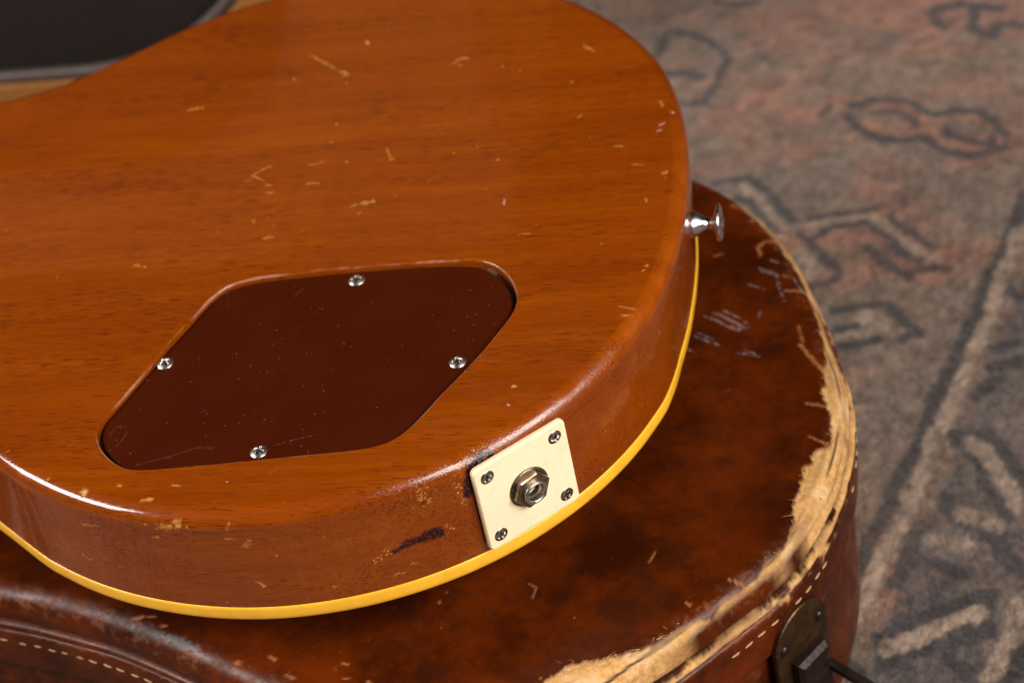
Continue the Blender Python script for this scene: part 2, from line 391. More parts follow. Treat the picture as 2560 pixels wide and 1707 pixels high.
def stamp(mask, P, line, width, ragged, soft, seed, amount=1.0, nscale=None, taper=0.0):
    L = np.array(line, float); pad = width*2.2+soft
    lo, hi = L.min(0)-pad, L.max(0)+pad
    sel = np.nonzero(np.all((P >= lo) & (P <= hi), axis=1))[0]
    if len(sel) == 0: return
    q = P[sel]; d, u = poly_dist(q, L)
    if taper: d = d + width*taper*(np.abs(u-(.35+.3*(seed % 2)))*1.7)**1.5
    ns = nscale or 1.1/max(width, .35)
    d = d + ragged*width*(vnoise(q, ns, seed)*.7 + vnoise(q, ns*2.7, seed+5)*.5)
    mk = np.clip((width-d)/soft+.5, 0, 1)*amount
    mask[sel] = np.maximum(mask[sel], mk)

def mesh_obj(name, V, F, mat, parent=None, smooth=True, attrs=None, loc=None, mats=None):
    """V in millimetres (world frame); stored relative to the parent's base point"""
    me = bpy.data.meshes.new(name)
    V = np.asarray(V, float)*MM
    base = np.array(parent.location) if parent is not None else np.zeros(3)
    root = parent
    while root is not None and root.parent is not None:
        root = root.parent; base = base + np.array(root.location)
    if loc is not None: base = base*0
    V = V - base
    if isinstance(F, np.ndarray):
        nf, k = F.shape
        me.vertices.add(len(V)); me.vertices.foreach_set('co', V.astype(np.float32).ravel())
        me.loops.add(nf*k); me.loops.foreach_set('vertex_index', F.astype(np.int32).ravel())
        me.polygons.add(nf); me.polygons.foreach_set('loop_start', np.arange(0, nf*k, k, dtype=np.int32))
        me.polygons.foreach_set('loop_total', np.full(nf, k, np.int32))
        me.update(calc_edges=True); me.validate()
    else:
        me.from_pydata(V.tolist(), [], F); me.update()
    me.polygons.foreach_set('use_smooth', np.full(len(me.polygons), smooth))
    for an, av in (attrs or {}).items():
        if np.ndim(av) == 2:
            a = me.attributes.new(an, 'FLOAT_COLOR', 'POINT')
            c = np.ones((len(av), 4), np.float32); c[:, :av.shape[1]] = av; a.data.foreach_set('color', c.ravel())
        else:
            a = me.attributes.new(an, 'FLOAT', 'POINT'); a.data.foreach_set('value', np.asarray(av, np.float32))
    me.materials.append(mat)
    o = bpy.data.objects.new(name, me); scene.collection.objects.link(o)
    if parent is not None: o.parent = parent
    if loc is not None: o.matrix_local = loc
    return o

def thing(name, label, cat, loc, group=None):
    o = bpy.data.objects.new(name, None); scene.collection.objects.link(o)
    o.location = Vector(loc)*MM; o['label'] = label; o['category'] = cat; o.empty_display_size = .02
    if group: o['group'] = group
    bpy.context.view_layer.update()
    return o

def grid_faces(nu, nv, closed_u=False):
    """faces of a grid with index i*nv+j"""
    iu = np.arange(nu if closed_u else nu-1); jv = np.arange(nv-1)
    I, J = np.meshgrid(iu, jv, indexing='ij'); I2 = (I+1) % nu
    return np.stack([I*nv+J, I2*nv+J, I2*nv+J+1, I*nv+J+1], -1).reshape(-1, 4)

def lathe(profile, n=40):
    """profile (r, z) list -> verts, quad faces round local z"""
    pr = np.array(profile, float); a = np.linspace(0, 2*np.pi, n, endpoint=False)
    V = np.stack([np.outer(np.cos(a), pr[:, 0]), np.outer(np.sin(a), pr[:, 0]), np.tile(pr[:, 1], (n, 1))], -1).reshape(-1, 3)
    return V, grid_faces(n, len(pr), True)

def frame(origin, X, Y, Z, parent=None):
    m = Matrix(((X[0], Y[0], Z[0], origin[0]*MM), (X[1], Y[1], Z[1], origin[1]*MM), (X[2], Y[2], Z[2], origin[2]*MM), (0, 0, 0, 1)))
    if parent is not None: m = parent.matrix_world.inverted() @ m
    return m

def link_child(o, parent, world_matrix):
    o.parent = parent; o.matrix_parent_inverse = Matrix(); o.matrix_local = parent.matrix_world.inverted() @ world_matrix

# ------------------------------------------------------------------ materials
class NT:
    def __init__(s, name):
        s.m = bpy.data.materials.new(name); s.m.use_nodes = True; s.t = s.m.node_tree
        s.b = s.t.nodes['Principled BSDF']; s.out = s.t.nodes['Material Output']
        s.tc = s.n('ShaderNodeTexCoord')
    def n(s, typ, **kw):
        x = s.t.nodes.new(typ)
        for k, v in kw.items(): setattr(x, k, v)
        return x
    def put(s, sock, v):
        if isinstance(v, bpy.types.NodeSocket): s.t.links.new(v, sock)
        elif v is not None:
            if isinstance(v, (tuple, list)) and len(v) == 3 and sock.type == 'RGBA': v = (*v, 1)
            sock.default_value = v
    def map(s, scale, rot=(0, 0, 0), src=None):
        x = s.n('ShaderNodeMapping'); s.put(x.inputs['Vector'], src or s.tc.outputs['Object'])
        x.inputs['Scale'].default_value = scale; x.inputs['Rotation'].default_value = rot; return x.outputs[0]
    def noise(s, vec, scale=1.0, detail=3, rough=.55, dist=0.0):
        x = s.n('ShaderNodeTexNoise'); s.put(x.inputs['Vector'], vec); x.inputs['Scale'].default_value = scale
        x.inputs['Detail'].default_value = detail; x.inputs['Roughness'].default_value = rough; x.inputs['Distortion'].default_value = dist
        return x.outputs['Fac']
    def voro(s, vec, scale=1.0, feature='F1', rand=1.0):
        x = s.n('ShaderNodeTexVoronoi', feature=feature); s.put(x.inputs['Vector'], vec); x.inputs['Scale'].default_value = scale
        x.inputs['Randomness'].default_value = rand; return x.outputs['Distance']
    def ramp(s, fac, lo, hi, a=0.0, b=1.0):
        x = s.n('ShaderNodeMapRange', interpolation_type='SMOOTHSTEP'); s.put(x.inputs['Value'], fac)
        x.inputs['From Min'].default_value = lo; x.inputs['From Max'].default_value = hi
        x.inputs['To Min'].default_value = a; x.inputs['To Max'].default_value = b; return x.outputs[0]
    def math(s, op, a, b=None):
        x = s.n('ShaderNodeMath', operation=op); s.put(x.inputs[0], a)
        if b is not None: s.put(x.inputs[1], b)
        return x.outputs[0]
    def mix(s, fac, a, b, mode='MIX'):
        x = s.n('ShaderNodeMix', data_type='RGBA', blend_type=mode); s.put(x.inputs[0], fac); s.put(x.inputs[6], a); s.put(x.inputs[7], b); return x.outputs[2]
    def attr(s, name, col=False):
        x = s.n('ShaderNodeAttribute', attribute_name=name); return x.outputs['Color' if col else 'Fac']
    def bump(s, h, strength=.3, dist=.001, normal=None):
        x = s.n('ShaderNodeBump'); s.put(x.inputs['Height'], h); x.inputs['Strength'].default_value = strength
        x.inputs['Distance'].default_value = dist
        if normal is not None: s.put(x.inputs['Normal'], normal)
        return x.outputs[0]
    def set(s, **kw):
        for k, v in kw.items(): s.put(s.b.inputs[k.replace('_', ' ')], v)
        return s.m

def wood_material():
    t = NT('aged_mahogany'); g = t.map((1, 1, 1))
    warp = t.noise(t.map((7, 16, 16)), 1, 2)
    wv = t.n('ShaderNodeVectorMath', operation='SCALE'); 
    cx = t.n('ShaderNodeCombineXYZ'); t.put(cx.inputs[1], t.math('MULTIPLY', t.math('SUBTRACT', warp, .5), .012)); 
    ad = t.n('ShaderNodeVectorMath', operation='ADD'); t.put(ad.inputs[0], g); t.put(ad.inputs[1], cx.outputs[0]); gv = ad.outputs[0]
    t.t.nodes.remove(wv)
    band = t.noise(t.map((5, 75, 75), src=gv), 1, 4, .6)
    fine = t.noise(t.map((26, 480, 480), src=gv), 1, 3, .6)
    col = t.mix(t.ramp(band, .2, .8), WOOD_A, WOOD_B)
    col = t.mix(t.ramp(fine, .35, .7, 0, .35), col, WOOD_C)
    pores = t.noise(t.map((120, 2000, 2000), src=gv), 1, 1.5, .5)
    dens = t.noise(t.map((9, 50, 50), src=gv), 1, 2)
    pth = t.math('ADD', pores, t.ramp(dens, .35, .7, -.06, .05))
    pmask = t.ramp(pth, .555, .65, 0, .58)
    col = t.mix(pmask, col, (.040, .0032, .0002))
    blot = t.noise(t.map((14, 14, 14)), 1, 3)
    col = t.mix(t.ramp(blot, .35, .75, 0, .28), col, (.135, .0175, .0001))
    # lacquer wear with shapes of its own
    col = t.mix(t.math('MULTIPLY', t.attr('scratch'), .5), col, (.42, .090, .004))
    fib = t.noise(t.map((160, 900, 900)), 1, 3, .7)
    chipc = t.mix(t.ramp(fib, .35, .65), (.26, .085, .008), (.52, .25, .050))
    col = t.mix(t.attr('chip'), col, chipc)
    col = t.mix(t.attr('pale'), col, (.78, .50, .36))
    cells = t.voro(t.map((1, 1, 1)), 1500)
    spk = t.math('MULTIPLY', t.attr('gold'), t.ramp(cells, .46, .30, 0, 1))
    spk = t.math('MULTIPLY', spk, t.ramp(t.noise(t.map((1, 1, 1)), 420, 2), .48, .58))
    col = t.mix(spk, col, (.72, .36, .06))
    bn = t.noise(t.map((1, 1, 1)), 900, 3, .7)
    col = t.mix(t.attr('burn'), col, t.mix(t.ramp(bn, .5, .66), (.008, .003, .004), (.16, .014, .006)))
    col = t.mix(t.attr('dark'), col, (.012, .004, .002))
    col = t.mix(t.math('MULTIPLY', t.attr('red'), .5), col, (.36, .012, .004))
    rough = t.math('ADD', t.ramp(t.noise(t.map((1, 1, 1)), 60, 3), .3, .7, .05, .10), t.math('ADD', t.math('MULTIPLY', t.attr('chip'), .45), t.math('MULTIPLY', t.attr('blister'), .20)))
    blister = t.ramp(t.voro(t.map((1, 1, 1)), 700), .22, .34, 0, 1)
    bl2 = t.ramp(t.voro(t.map((1, 1, 1)), 1700), .15, .35, 0, 1)
    bm = t.math('MULTIPLY', t.attr('blister'), t.math('ADD', t.math('MULTIPLY', blister, 1.0), t.math('MULTIPLY', bl2, .9)))
    h = t.math('ADD', t.math('MULTIPLY', t.noise(t.map((1, 1, 1)), 220, 3), .25), bm)
    h = t.math('SUBTRACT', h, t.math('MULTIPLY', pmask, .22))
    h = t.math('SUBTRACT', h, t.math('MULTIPLY', t.attr('chip'), 1.2))
    h = t.math('SUBTRACT', h, t.math('MULTIPLY', t.attr('scratch'), .35))
    h = t.math('ADD', h, t.math('MULTIPLY', t.attr('burn'), t.math('MULTIPLY', bn, 3)))
    h = t.math('ADD', h, t.math('MULTIPLY', spk, .8))
    nrm = t.bump(h, .28, .00030)
    return t.set(Base_Color=col, Roughness=.5, Specular_IOR_Level=.05, Normal=nrm, Coat_Weight=1.0, Coat_Roughness=rough, Coat_IOR=1.52, Coat_Normal=nrm)

WOOD_A, WOOD_B, WOOD_C = (.184, .0318, .0001), (.243, .0480, .0002), (.134, .0180, .0001)
M_WOOD = wood_material()

def simple(name, col, rough=.4, metallic=0.0, var=.15, nscale=300, bump=0.0, coat=0.0, dirt=None, spec=.5):
    t = NT(name); nz = t.noise(t.map((1, 1, 1)), nscale, 4)
    c = t.mix(t.ramp(nz, .3, .7), tuple(x*(1-var) for x in col), tuple(min(1, x*(1+var)) for x in col))
    if dirt: c = t.mix(t.ramp(t.noise(t.map((1, 1, 1)), dirt[1], 4, .65), .5, .68, 0, dirt[2]), c, dirt[0])
    r = t.ramp(t.noise(t.map((1, 1, 1)), nscale*.7, 3), .3, .7, max(.02, rough*.8), min(1, rough*1.25))
    kw = dict(Base_Color=c, Roughness=r, Metallic=metallic, Coat_Weight=coat, Coat_Roughness=.1, Specular_IOR_Level=spec)
    if bump: kw['Normal'] = t.bump(t.noise(t.map((1, 1, 1)), nscale*2, 3), bump, .0004)
    return t.set(**kw)

M_BIND = simple('amber_binding', (.86, .44, .026), .30, var=.05, nscale=120, coat=.4, dirt=((.60, .26, .02), 200, .25))
M_CREAM = simple('aged_cream_plastic', (.86, .70, .46), .40, var=.025, nscale=90, dirt=((.60, .42, .22), 420, .16))
M_CREAM_CORE = simple('cream_plastic_core', (.72, .48, .26), .5, var=.05)
M_NICKEL = simple('aged_nickel', (.50, .46, .40), .24, 1.0, var=.25, nscale=500, bump=.15, dirt=((.12, .08, .05), 700, .8))
M_NICKEL_BRIGHT = simple('bright_nickel', (.56, .52, .46), .34, 1.0, var=.08, nscale=700, dirt=((.25, .19, .13), 600, .45))
M_CHROME = simple('chrome', (.74, .75, .76), .24, 1.0, var=.03, nscale=300)
M_NUT = simple('tarnished_nut', (.26, .21, .15), .42, 1.0, var=.3, nscale=500, bump=.2, dirt=((.42, .25, .10), 520, .8))
M_WASHER = simple('tarnished_washer', (.20, .17, .13), .38, 1.0, var=.25, nscale=600, bump=.1)
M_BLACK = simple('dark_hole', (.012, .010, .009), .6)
M_RUST = simple('latch_metal', (.070, .034, .012), .42, .75, var=.3, nscale=200, bump=.3, dirt=((.035, .018, .01), 130, .9))
M_RUST_DARK = simple('latch_metal_dark', (.024, .013, .009), .38, .6, var=.3, nscale=200, bump=.3)
M_THREAD = simple('cotton_thread', (.46, .27, .12), .85, var=.25, nscale=700, bump=.5)
M_PIPING = simple('grey_piping', (.060, .043, .035), .55, var=.12, nscale=250, bump=.2)
M_MAPLE = simple('maple_top', (.50, .23, .05), .25, var=.15, nscale=60, coat=.6)
M_ROSEWOOD = simple('rosewood', (.05, .02, .012), .5, var=.3)

def cover_material():
    t = NT('brown_cover_plastic')
    c = t.mix(t.ramp(t.noise(t.map((1, 1, 1)), 40, 3), .3, .7), (.0380, .0042, .0003), (.0430, .0054, .0005))
    dens = t.ramp(t.noise(t.map((1, 1, 1)), 17, 3, .6), .46, .66, 0, 1)
    v = t.n('ShaderNodeTexVoronoi'); v.inputs['Scale'].default_value = 1000; t.put(v.inputs['Vector'], t.map((1, 1, 1)))
    sp = t.n('ShaderNodeSeparateColor'); t.put(sp.inputs[0], v.outputs['Color'])
    size = t.math('MULTIPLY', t.math('POWER', sp.outputs[0], 3), .19)
    dot = t.math('MULTIPLY', t.math('LESS_THAN', v.outputs['Distance'], size), t.math('LESS_THAN', sp.outputs[1], t.math('ADD', t.math('MULTIPLY', dens, .55), .08)))
    c = t.mix(t.math('MULTIPLY', dot, .42), c, (.45, .34, .28))
    c = t.mix(t.math('MULTIPLY', t.attr('hair'), .12), c, (.40, .24, .20))
    r = t.math('ADD', t.ramp(t.noise(t.map((1, 1, 1)), 90, 3), .3, .7, .30, .38), t.math('MULTIPLY', dot, .4))
    return t.set(Base_Color=c, Roughness=t.math('ADD', r, .15), Specular_IOR_Level=.08, Normal=t.bump(t.noise(t.map((1, 1, 1)), 1500, 2), .04, .0003))
M_COVER = cover_material()

def leather_material():
    t = NT('worn_brown_leather')
    n1 = t.noise(t.map((1, 1, 1)), 26, 6, .66); n2 = t.noise(t.map((1, 1, 1)), 95, 5, .65)
    c = t.mix(t.ramp(n1, .34, .70), (.032, .0046, .0003), (.104, .0155, .0005))
    c = t.mix(t.ramp(n2, .47, .74, 0, .5), c, (.014, .0026, .0004))
    flk = t.ramp(t.noise(t.map((1, 1, 1)), 330, 3, .6), .68, .74, 0, .45)
    c = t.mix(flk, c, (.16, .032, .004))
    # rubbed shoulder: finish worn off in crumbs
    cr = t.noise(t.map((1, 1, 1)), 260, 4, .7)
    rub = t.math('MULTIPLY', t.attr('rub'), t.ramp(cr, .50, .62))
    c = t.mix(rub, c, t.mix(t.ramp(n2, .4, .6), (.21, .070, .026), (.14, .070, .042)))
    c = t.mix(t.attr('scuff'), c, (.30, .25, .25))
    c = t.mix(t.math('MULTIPLY', t.attr('gouge'), .8), c, (.42, .16, .05))
    c = t.mix(t.math('MULTIPLY', t.attr('blue'), .6), c, (.10, .12, .13))
    # torn canvas / board under the leather
    st = t.noise(t.map((1, 1, 1)), 480, 4, .7); st2 = t.noise(t.map((1, 1, 1)), 70, 4, .6)
    fr = t.mix(t.ramp(st, .25, .75), (.40, .195, .055), (.60, .360, .140))
    fr = t.mix(t.ramp(st2, .5, .68, 0, .5), fr, (.58, .42, .25))
    fr = t.mix(t.math('MULTIPLY', t.attr('stain'), .8), fr, (.25, .125, .055))
    c = t.mix(t.attr('fray'), c, fr)
    c = t.mix(t.attr('crack'), c, (.02, .009, .004))
    rr = t.math('ADD', t.ramp(n2, .3, .7, .26, .46), t.math('MULTIPLY', t.math('MAXIMUM', t.attr('fray'), t.math('MAXIMUM', rub, t.attr('gouge'))), .5))
    h = t.math('ADD', t.math('MULTIPLY', t.noise(t.map((1, 1, 1)), 500, 4), .5), t.math('MULTIPLY', n2, 1.2))
    h = t.math('ADD', h, t.math('MULTIPLY', t.math('MULTIPLY', st, t.attr('fray')), 1.5))
    return t.set(Base_Color=c, Roughness=rr, Specular_IOR_Level=.20, Normal=t.bump(h, .35, .0005))
M_LEATHER = leather_material()

def rug_material():
    t = NT('faded_wool_rug')
    c = t.attr('pattern', True)
    tuft = t.noise(t.map((1, 1, 1)), 330, 4, .7); t2 = t.noise(t.map((1, 1, 1)), 120, 4, .7)
    c = t.mix(t.ramp(tuft, .3, .72, 0, 1), c, t.mix(.5, c, (1.0, .93, .88), 'OVERLAY'))
    c = t.mix(t.ramp(t2, .42, .7, 0, .45), c, t.mix(1.0, c, (.55, .52, .52), 'MULTIPLY'))
    return t.set(Base_Color=c, Roughness=.95, Specular_IOR_Level=.08, Sheen_Weight=.15, Normal=t.bump(t.math('ADD', tuft, t2), .8, .003))
M_RUG = rug_material()

def tweed_material():
    t = NT('tweed_cloth')
    w = t.n('ShaderNodeTexWave'); t.put(w.inputs['Vector'], t.map((1, 1, 1), (0, .7, 0))); w.inputs['Scale'].default_value = 160
    w.inputs['Distortion'].default_value = 1.5; w.inputs['Detail'].default_value = 2
    c = t.mix(w.outputs['Fac'], (.21, .070, .008), (.33, .130, .018))
    c = t.mix(t.ramp(t.noise(t.map((1, 1, 1)), 300, 3), .4, .7, 0, .5), c, (.13, .040, .006))
    return t.set(Base_Color=c, Roughness=.7, Normal=t.bump(w.outputs['Fac'], .3, .0006))
M_TWEED = tweed_material()

def grille_material():
    t = NT('dark_grille_cloth')
    v = t.map((230, 230, 230))
    s = t.n('ShaderNodeSeparateXYZ'); t.put(s.inputs[0], v)
    a = t.math('SINE', t.math('MULTIPLY', s.outputs[0], 6.283)); b = t.math('SINE', t.math('MULTIPLY', s.outputs[2], 6.283))
    wv = t.math('MULTIPLY', a, b)
    c = t.mix(t.ramp(wv, -.6, .6), (.004, .003, .002), (.024, .016, .013))
    c = t.mix(t.ramp(t.noise(t.map((1, 1, 1)), 60, 3), .3, .7, 0, .3), c, (.018, .011, .009))
    return t.set(Base_Color=c, Roughness=.85, Specular_IOR_Level=.2, Normal=t.bump(wv, .6, .0012))
M_GRILLE = grille_material()

# ------------------------------------------------------------------ rug
def build_rug():
    def axis(lo, f0, f1, hi, fine, coarse):
        return np.r_[np.arange(lo, f0, coarse), np.arange(f0, f1, fine), np.arange(f1, hi+1, coarse)]
    xs = axis(-1000, -30, 460, 1000, 1.7, 10); ys = axis(-700, -190, 560, 1200, 1.7, 10)
    X, Y = np.meshgrid(xs, ys, indexing='ij'); P = np.c_[X.ravel(), Y.ravel()]
    # the weave wanders a little and the yarn ends break up every edge
    W = P + np.c_[vnoise(P, 1/14, 1), vnoise(P, 1/14, 2)]*1.6 + np.c_[vnoise(P, 1/3.2, 3), vnoise(P, 1/3.2, 4)]*.9
    f1 = vnoise(P*np.array([1, 2.2]), 1/55, 11)*.6 + vnoise(P*np.array([1, 2.5]), 1/22, 12)*.5
    f2 = vnoise(P*np.array([1, 1.8]), 1/75, 13)*.6 + vnoise(P, 1/16, 14)*.4
    f3 = vnoise(P, 1/5, 15)*.5 + vnoise(P, 1/2.4, 16)*.5
    base = np.array([.128, .086, .063]); pink = np.array([.175, .083, .056]); light = np.array([.205, .150, .112])
    dark = np.array([.030, .026, .0275]); grey = np.array([.105, .082, .066])
    col = np.tile(base, (len(P), 1))
    def blend(a, c): 
        nonlocal col; col = col*(1-a[:, None]) + c*a[:, None]
    blend(np.clip(f1*1.5+.30, 0, .9), pink); blend(np.clip(f2*1.1+.05, 0, .65), grey)
    # border field beyond the long dark line: blue-grey ground
    line = np.array([l for k, w, l in RUG_LINES if k == 'd' and len(l) == 8][0], float)
    A, B = line[0], line[-1]; d = (B-A)/np.linalg.norm(B-A); side = (W-A)@np.array([d[1], -d[0]])
    ref = (np.array([330., 0.])-A)@np.array([d[1], -d[0]]); side = side*np.sign(ref)
    bd = np.clip((side-14)/6, 0, 1)*np.clip((250-side)/6, 0, 1)
    blend(bd*.8, np.array([.088, .074, .068]))
    blend(bd*np.clip(f3*1.7+f2*.9+.15, 0, .92), dark)
    fade = np.clip(.92+.22*f3+.20*f2, .4, 1)
    for kind, c, am in (('d', dark, .97), ('l', light, .9), ('p', np.array([.215, .098, .060]), .8)):
        mk = np.zeros(len(P))
        for i, (k, w, l) in enumerate(RUG_LINES):
            if k != kind: continue
            stamp(mk, W, l, w*(1.3 if k == 'd' else .9), .35, 1.4, 30+i, 1.0, .22)
            L = np.array(l, float)
            for off in ((-620, 40), (20, 640), (-560, 690), (-60, -640)):
                Q = L*np.array([1, -1 if off[1] > 300 else 1]) + np.array(off)
                if np.any((Q[:, 0] > 20) & (Q[:, 0] < 430) & (Q[:, 1] > -180) & (Q[:, 1] < 500)): continue
                if i % 2 == 0: stamp(mk, W, Q, w, .25, 2.2, 60+i, 1.0, .25)
        blend(mk*fade*am, c)
    f4 = vnoise(P*np.array([1, 1.6]), 1/9, 17)*.6 + vnoise(P*np.array([1, 1.6]), 1/20, 18)*.5
    col = np.clip(col*1.14*(1+.52*f3[:, None]+.26*f4[:, None]), .006, 1)
    Z = Z_RUG + vnoise(P, 1/2.1, 21)*.7 + vnoise(P, 1/30, 22)*.35 - .9
    V = np.c_[P, Z]
    F = grid_faces(len(xs), len(ys))
    o = mesh_obj('rug', V, F, M_RUG, attrs={'pattern': col})
    o['kind'] = 'structure'; o['label'] = 'faded grey brown patterned rug under the brown guitar case'
build_rug()

# ------------------------------------------------------------------ guitar amplifier
def build_amp():
    Y0 = 310.0; x0, x1, z0, z1 = -560.0, 12.0, Z_RUG, 272.0
    root = thing('guitar_amplifier', 'tweed covered guitar amplifier with dark grille cloth standing behind the guitar', 'amplifier', ((x0+x1)/2, Y0+100, Z_RUG))
    gx0, gx1, gz0, gz1, rad = -478.0, -70.0, -139.0, 205.0, 134.0
    loop = []
    for cx, cz, a0 in ((gx1-rad, gz0+rad, -90), (gx1-rad, gz1-rad, 0), (gx0+rad, gz1-rad, 90), (gx0+rad, gz0+rad, 180)):
        for a in np.linspace(a0, a0+90, 25): loop.append((cx+rad*math.cos(math.radians(a)), cz+rad*math.sin(math.radians(a))))
    loop = np.array(loop); n = len(loop); c = loop.mean(0)
    out = []
    for q in loop:      # project onto the cabinet's outer rectangle
        d = q-c; s = min(((x1 if d[0] > 0 else x0)-c[0])/d[0] if abs(d[0]) > 1e-6 else 1e9, ((z1 if d[1] > 0 else z0)-c[1])/d[1] if abs(d[1]) > 1e-6 else 1e9)
        out.append(c+d*s)
    out = np.array(out); r = 5.0
    rows = [np.c_[loop[:, 0], np.full(n, Y0+14), loop[:, 1]], np.c_[loop[:, 0], np.full(n, Y0+1), loop[:, 1]], np.c_[loop+(loop-c)/np.linalg.norm(loop-c, axis=1)[:, None]*1.0, np.full(n, Y0)][:, [0, 2, 1]]]
    inn = c+(out-c)*.985
    rows += [np.c_[inn[:, 0], np.full(n, Y0), inn[:, 1]], np.c_[out[:, 0], np.full(n, Y0+r), out[:, 1]], np.c_[out[:, 0], np.full(n, Y0+215), out[:, 1]], np.c_[inn[:, 0], np.full(n, Y0+220), inn[:, 1]]]
    V = np.stack(rows, 1).reshape(-1, 3); F = grid_faces(n, len(rows), True).tolist()
    F.append([i*len(rows)+len(rows)-1 for i in range(n)])
    mesh_obj('cabinet', V, F, M_TWEED, root, smooth=False)
    F = [list(range(n))]
    mesh_obj('grille_cloth', np.c_[loop[:, 0], np.full(n, Y0+9), loop[:, 1]], F, M_GRILLE, root, smooth=False)
    a = np.linspace(0, 2*np.pi, 12, endpoint=False); R = 3.4
    nn = normals2d(loop)
    # tangent-perpendicular tube round the opening
    V = []
    for i in range(n):
        for t in a: V.append((loop[i, 0]+nn[i, 0]*(-4+R*math.cos(t)), Y0+3+R*math.sin(t), loop[i, 1]+nn[i, 1]*(-4+R*math.cos(t))))
    V = np.array(V); idx = np.arange(n*12).reshape(n, 12)
    F = np.stack([idx, np.roll(idx, -1, 0), np.roll(np.roll(idx, -1, 0), -1, 1), np.roll(idx, -1, 1)], -1).reshape(-1, 4)
    mesh_obj('piping', V, F, M_PIPING, root)
build_amp()

# ------------------------------------------------------------------ hard case
CASE_PTS = [(213, -38), (211.5, -60), (206.5, -83), (198, -105), (187.5, -121), (168, -142), (146, -163), (115, -181), (80, -190), (45, -187), (15, -175.5),
    (-6, -165), (-26, -154), (-47, -143.5), (-67, -135), (-87, -128), (-107, -122.5), (-140, -116), (-180, -115), (-220, -122), (-260, -132), (-300, -135), (-340, -125),
    (-372, -95), (-390, -55), (-430, -35), (-560, -20), (-700, -5), (-760, 10), (-780, 60), (-760, 110), (-700, 125), (-560, 125), (-430, 122), (-385, 135), (-345, 165),
    (-300, 175), (-250, 165), (-200, 150), (-150, 145), (-100, 150), (-50, 165), (0, 176), (50, 173), (95, 153), (125, 132), (144, 116), (157.5, 106), (172, 90),
    (184, 71.5), (194, 49.5), (201, 26), (207, 2), (211.5, -18)]
CASE_PTS = CASE_PTS[:1] + CASE_PTS[:0:-1]          # counter-clockwise
def build_case():
    root = thing('guitar_case', 'worn brown leather guitar case with frayed tan edge lying on the rug', 'guitar case', (-200, 0, Z_RUG))
    near = lambda q: 1.0 if (q[0] > -135 and (q[1] < 0 or q[0] > 110)) else 9.0
    O = spline(CASE_PTS, near); O = smooth_closed(O, 2); N = len(O); nn = smooth_closed(normals2d(O), 12); nn /= np.linalg.norm(nn, axis=1)[:, None]
    seg = np.linalg.norm(np.roll(O, -1, 0)-O, axis=1); S = np.r_[0, np.cumsum(seg)[:-1]]
    vis = np.array([1.0 if near(q) == 1.0 else 0.0 for q in O]); vis = smooth_closed(vis, 6)
    depth = 24 + 62*vis
    # inner limit of the torn band, measured inwards from the outline
    FR = np.array(FRAY); w = np.zeros(N); wt = np.zeros(N)
    dFR = np.linalg.norm(O[:, None, :]-FR[None], axis=2)
    arcs = []
    for q in FR:
        i = np.argmin(np.linalg.norm(O-q, axis=1)); dd = (O[i]-q)@nn[i]; arcs.append((S[i], dd))
    arcs.sort(); sa = np.array([a for a, _ in arcs]); wa = np.array([b for _, b in arcs])
    # the run crosses s = 0 at the tail: unwrap
    tot = S[-1]+seg[-1]
    un = np.where(sa > tot/2, sa-tot, sa); od = np.argsort(un); un, wa = un[od], wa[od]
    Su = np.where(S > tot/2, S-tot, S)
    w = np.interp(Su, un, wa, left=wa[0], right=wa[-1])
    lo, hi = un[0], un[-1]
    edge = np.clip((Su-lo+6)/12, 0, 1)*np.clip((hi-Su+6)/12, 0, 1)
    w = np.where((Su >= lo) & (Su <= hi), w, -6); w = w*np.clip(edge*1.2, 0, 1) - 7*(1-edge)
    # profile
    flat = np.linspace(1, 0, 104)
    ph = np.radians(np.linspace(0, 90, 16))[1:]
    prof = [(-9+9*math.sin(a), -9+9*math.cos(a)) for a in ph]
    prof += [(.1, -10), (.2, -11), (.1, -11.8), (-1.2, -12.3), (-2.4, -12.8), (-2.4, -13.3), (-.8, -13.7), (.8, -14.1), (1.6, -14.7), (2.0, -15.5), (1.9, -16.4), (1.4, -17.2), (.5, -17.9), (.2, -18.5),
             (.9, -18.9), (1.5, -19.5), (1.7, -20.5), (1.7, -22), (1.7, -24), (1.7, -26), (1.7, -28), (1.7, -30), (1.7, -32), (1.7, -34), (1.7, -36), (1.6, -38), (1.1, -39.2), (.2, -39.8), (-2, -40), (-6, -40.1)]
    rowsO, rowsZ = [], []
    for t in flat: rowsO.append(-9 - t*(depth-9)); rowsZ.append(np.zeros(N))
    for o, z in prof: rowsO.append(np.full(N, o)); rowsZ.append(np.full(N, z))
    OO = np.stack(rowsO, 1); ZZ = np.stack(rowsZ, 1); R = OO.shape[1]
    P2 = O[:, None, :] + nn[:, None, :]*OO[..., None]
    V = np.concatenate([P2, (ZZ+Z_CASE)[..., None]], -1).reshape(-1, 3)
    o_ = OO.ravel(); z_ = ZZ.ravel(); s_ = np.repeat(Su, R); w_ = np.repeat(w, R); e_ = np.repeat(edge, R)
    jag = vnoise(V, .16, 41)*1.8 + vnoise(V, .5, 42)*.9 + vnoise(V, 1.4, 43)*.35
    heavy = np.repeat(np.interp(w, [3.0, 7.5], [0, 1]), R)          # where the leather is gone altogether
    fray = np.clip((w_ + jag*np.clip(w_/9, .35, 1.2) + o_ + 0.0)/.7+.5, 0, 1)*(z_ > -12.6)*np.clip(e_*3, 0, 1)
    # thinner rubbed-through band below the crack
    strip = np.exp(-((z_+15.5)/2.6)**2)*1.3 + .55*np.exp(-((z_+20.5)/1.8)**2)
    pat = vnoise(np.c_[s_, z_*3], .07, 44)*.8 + vnoise(np.c_[s_, z_*2], .3, 45)*.6 + vnoise(V, 1.2, 46)*.3
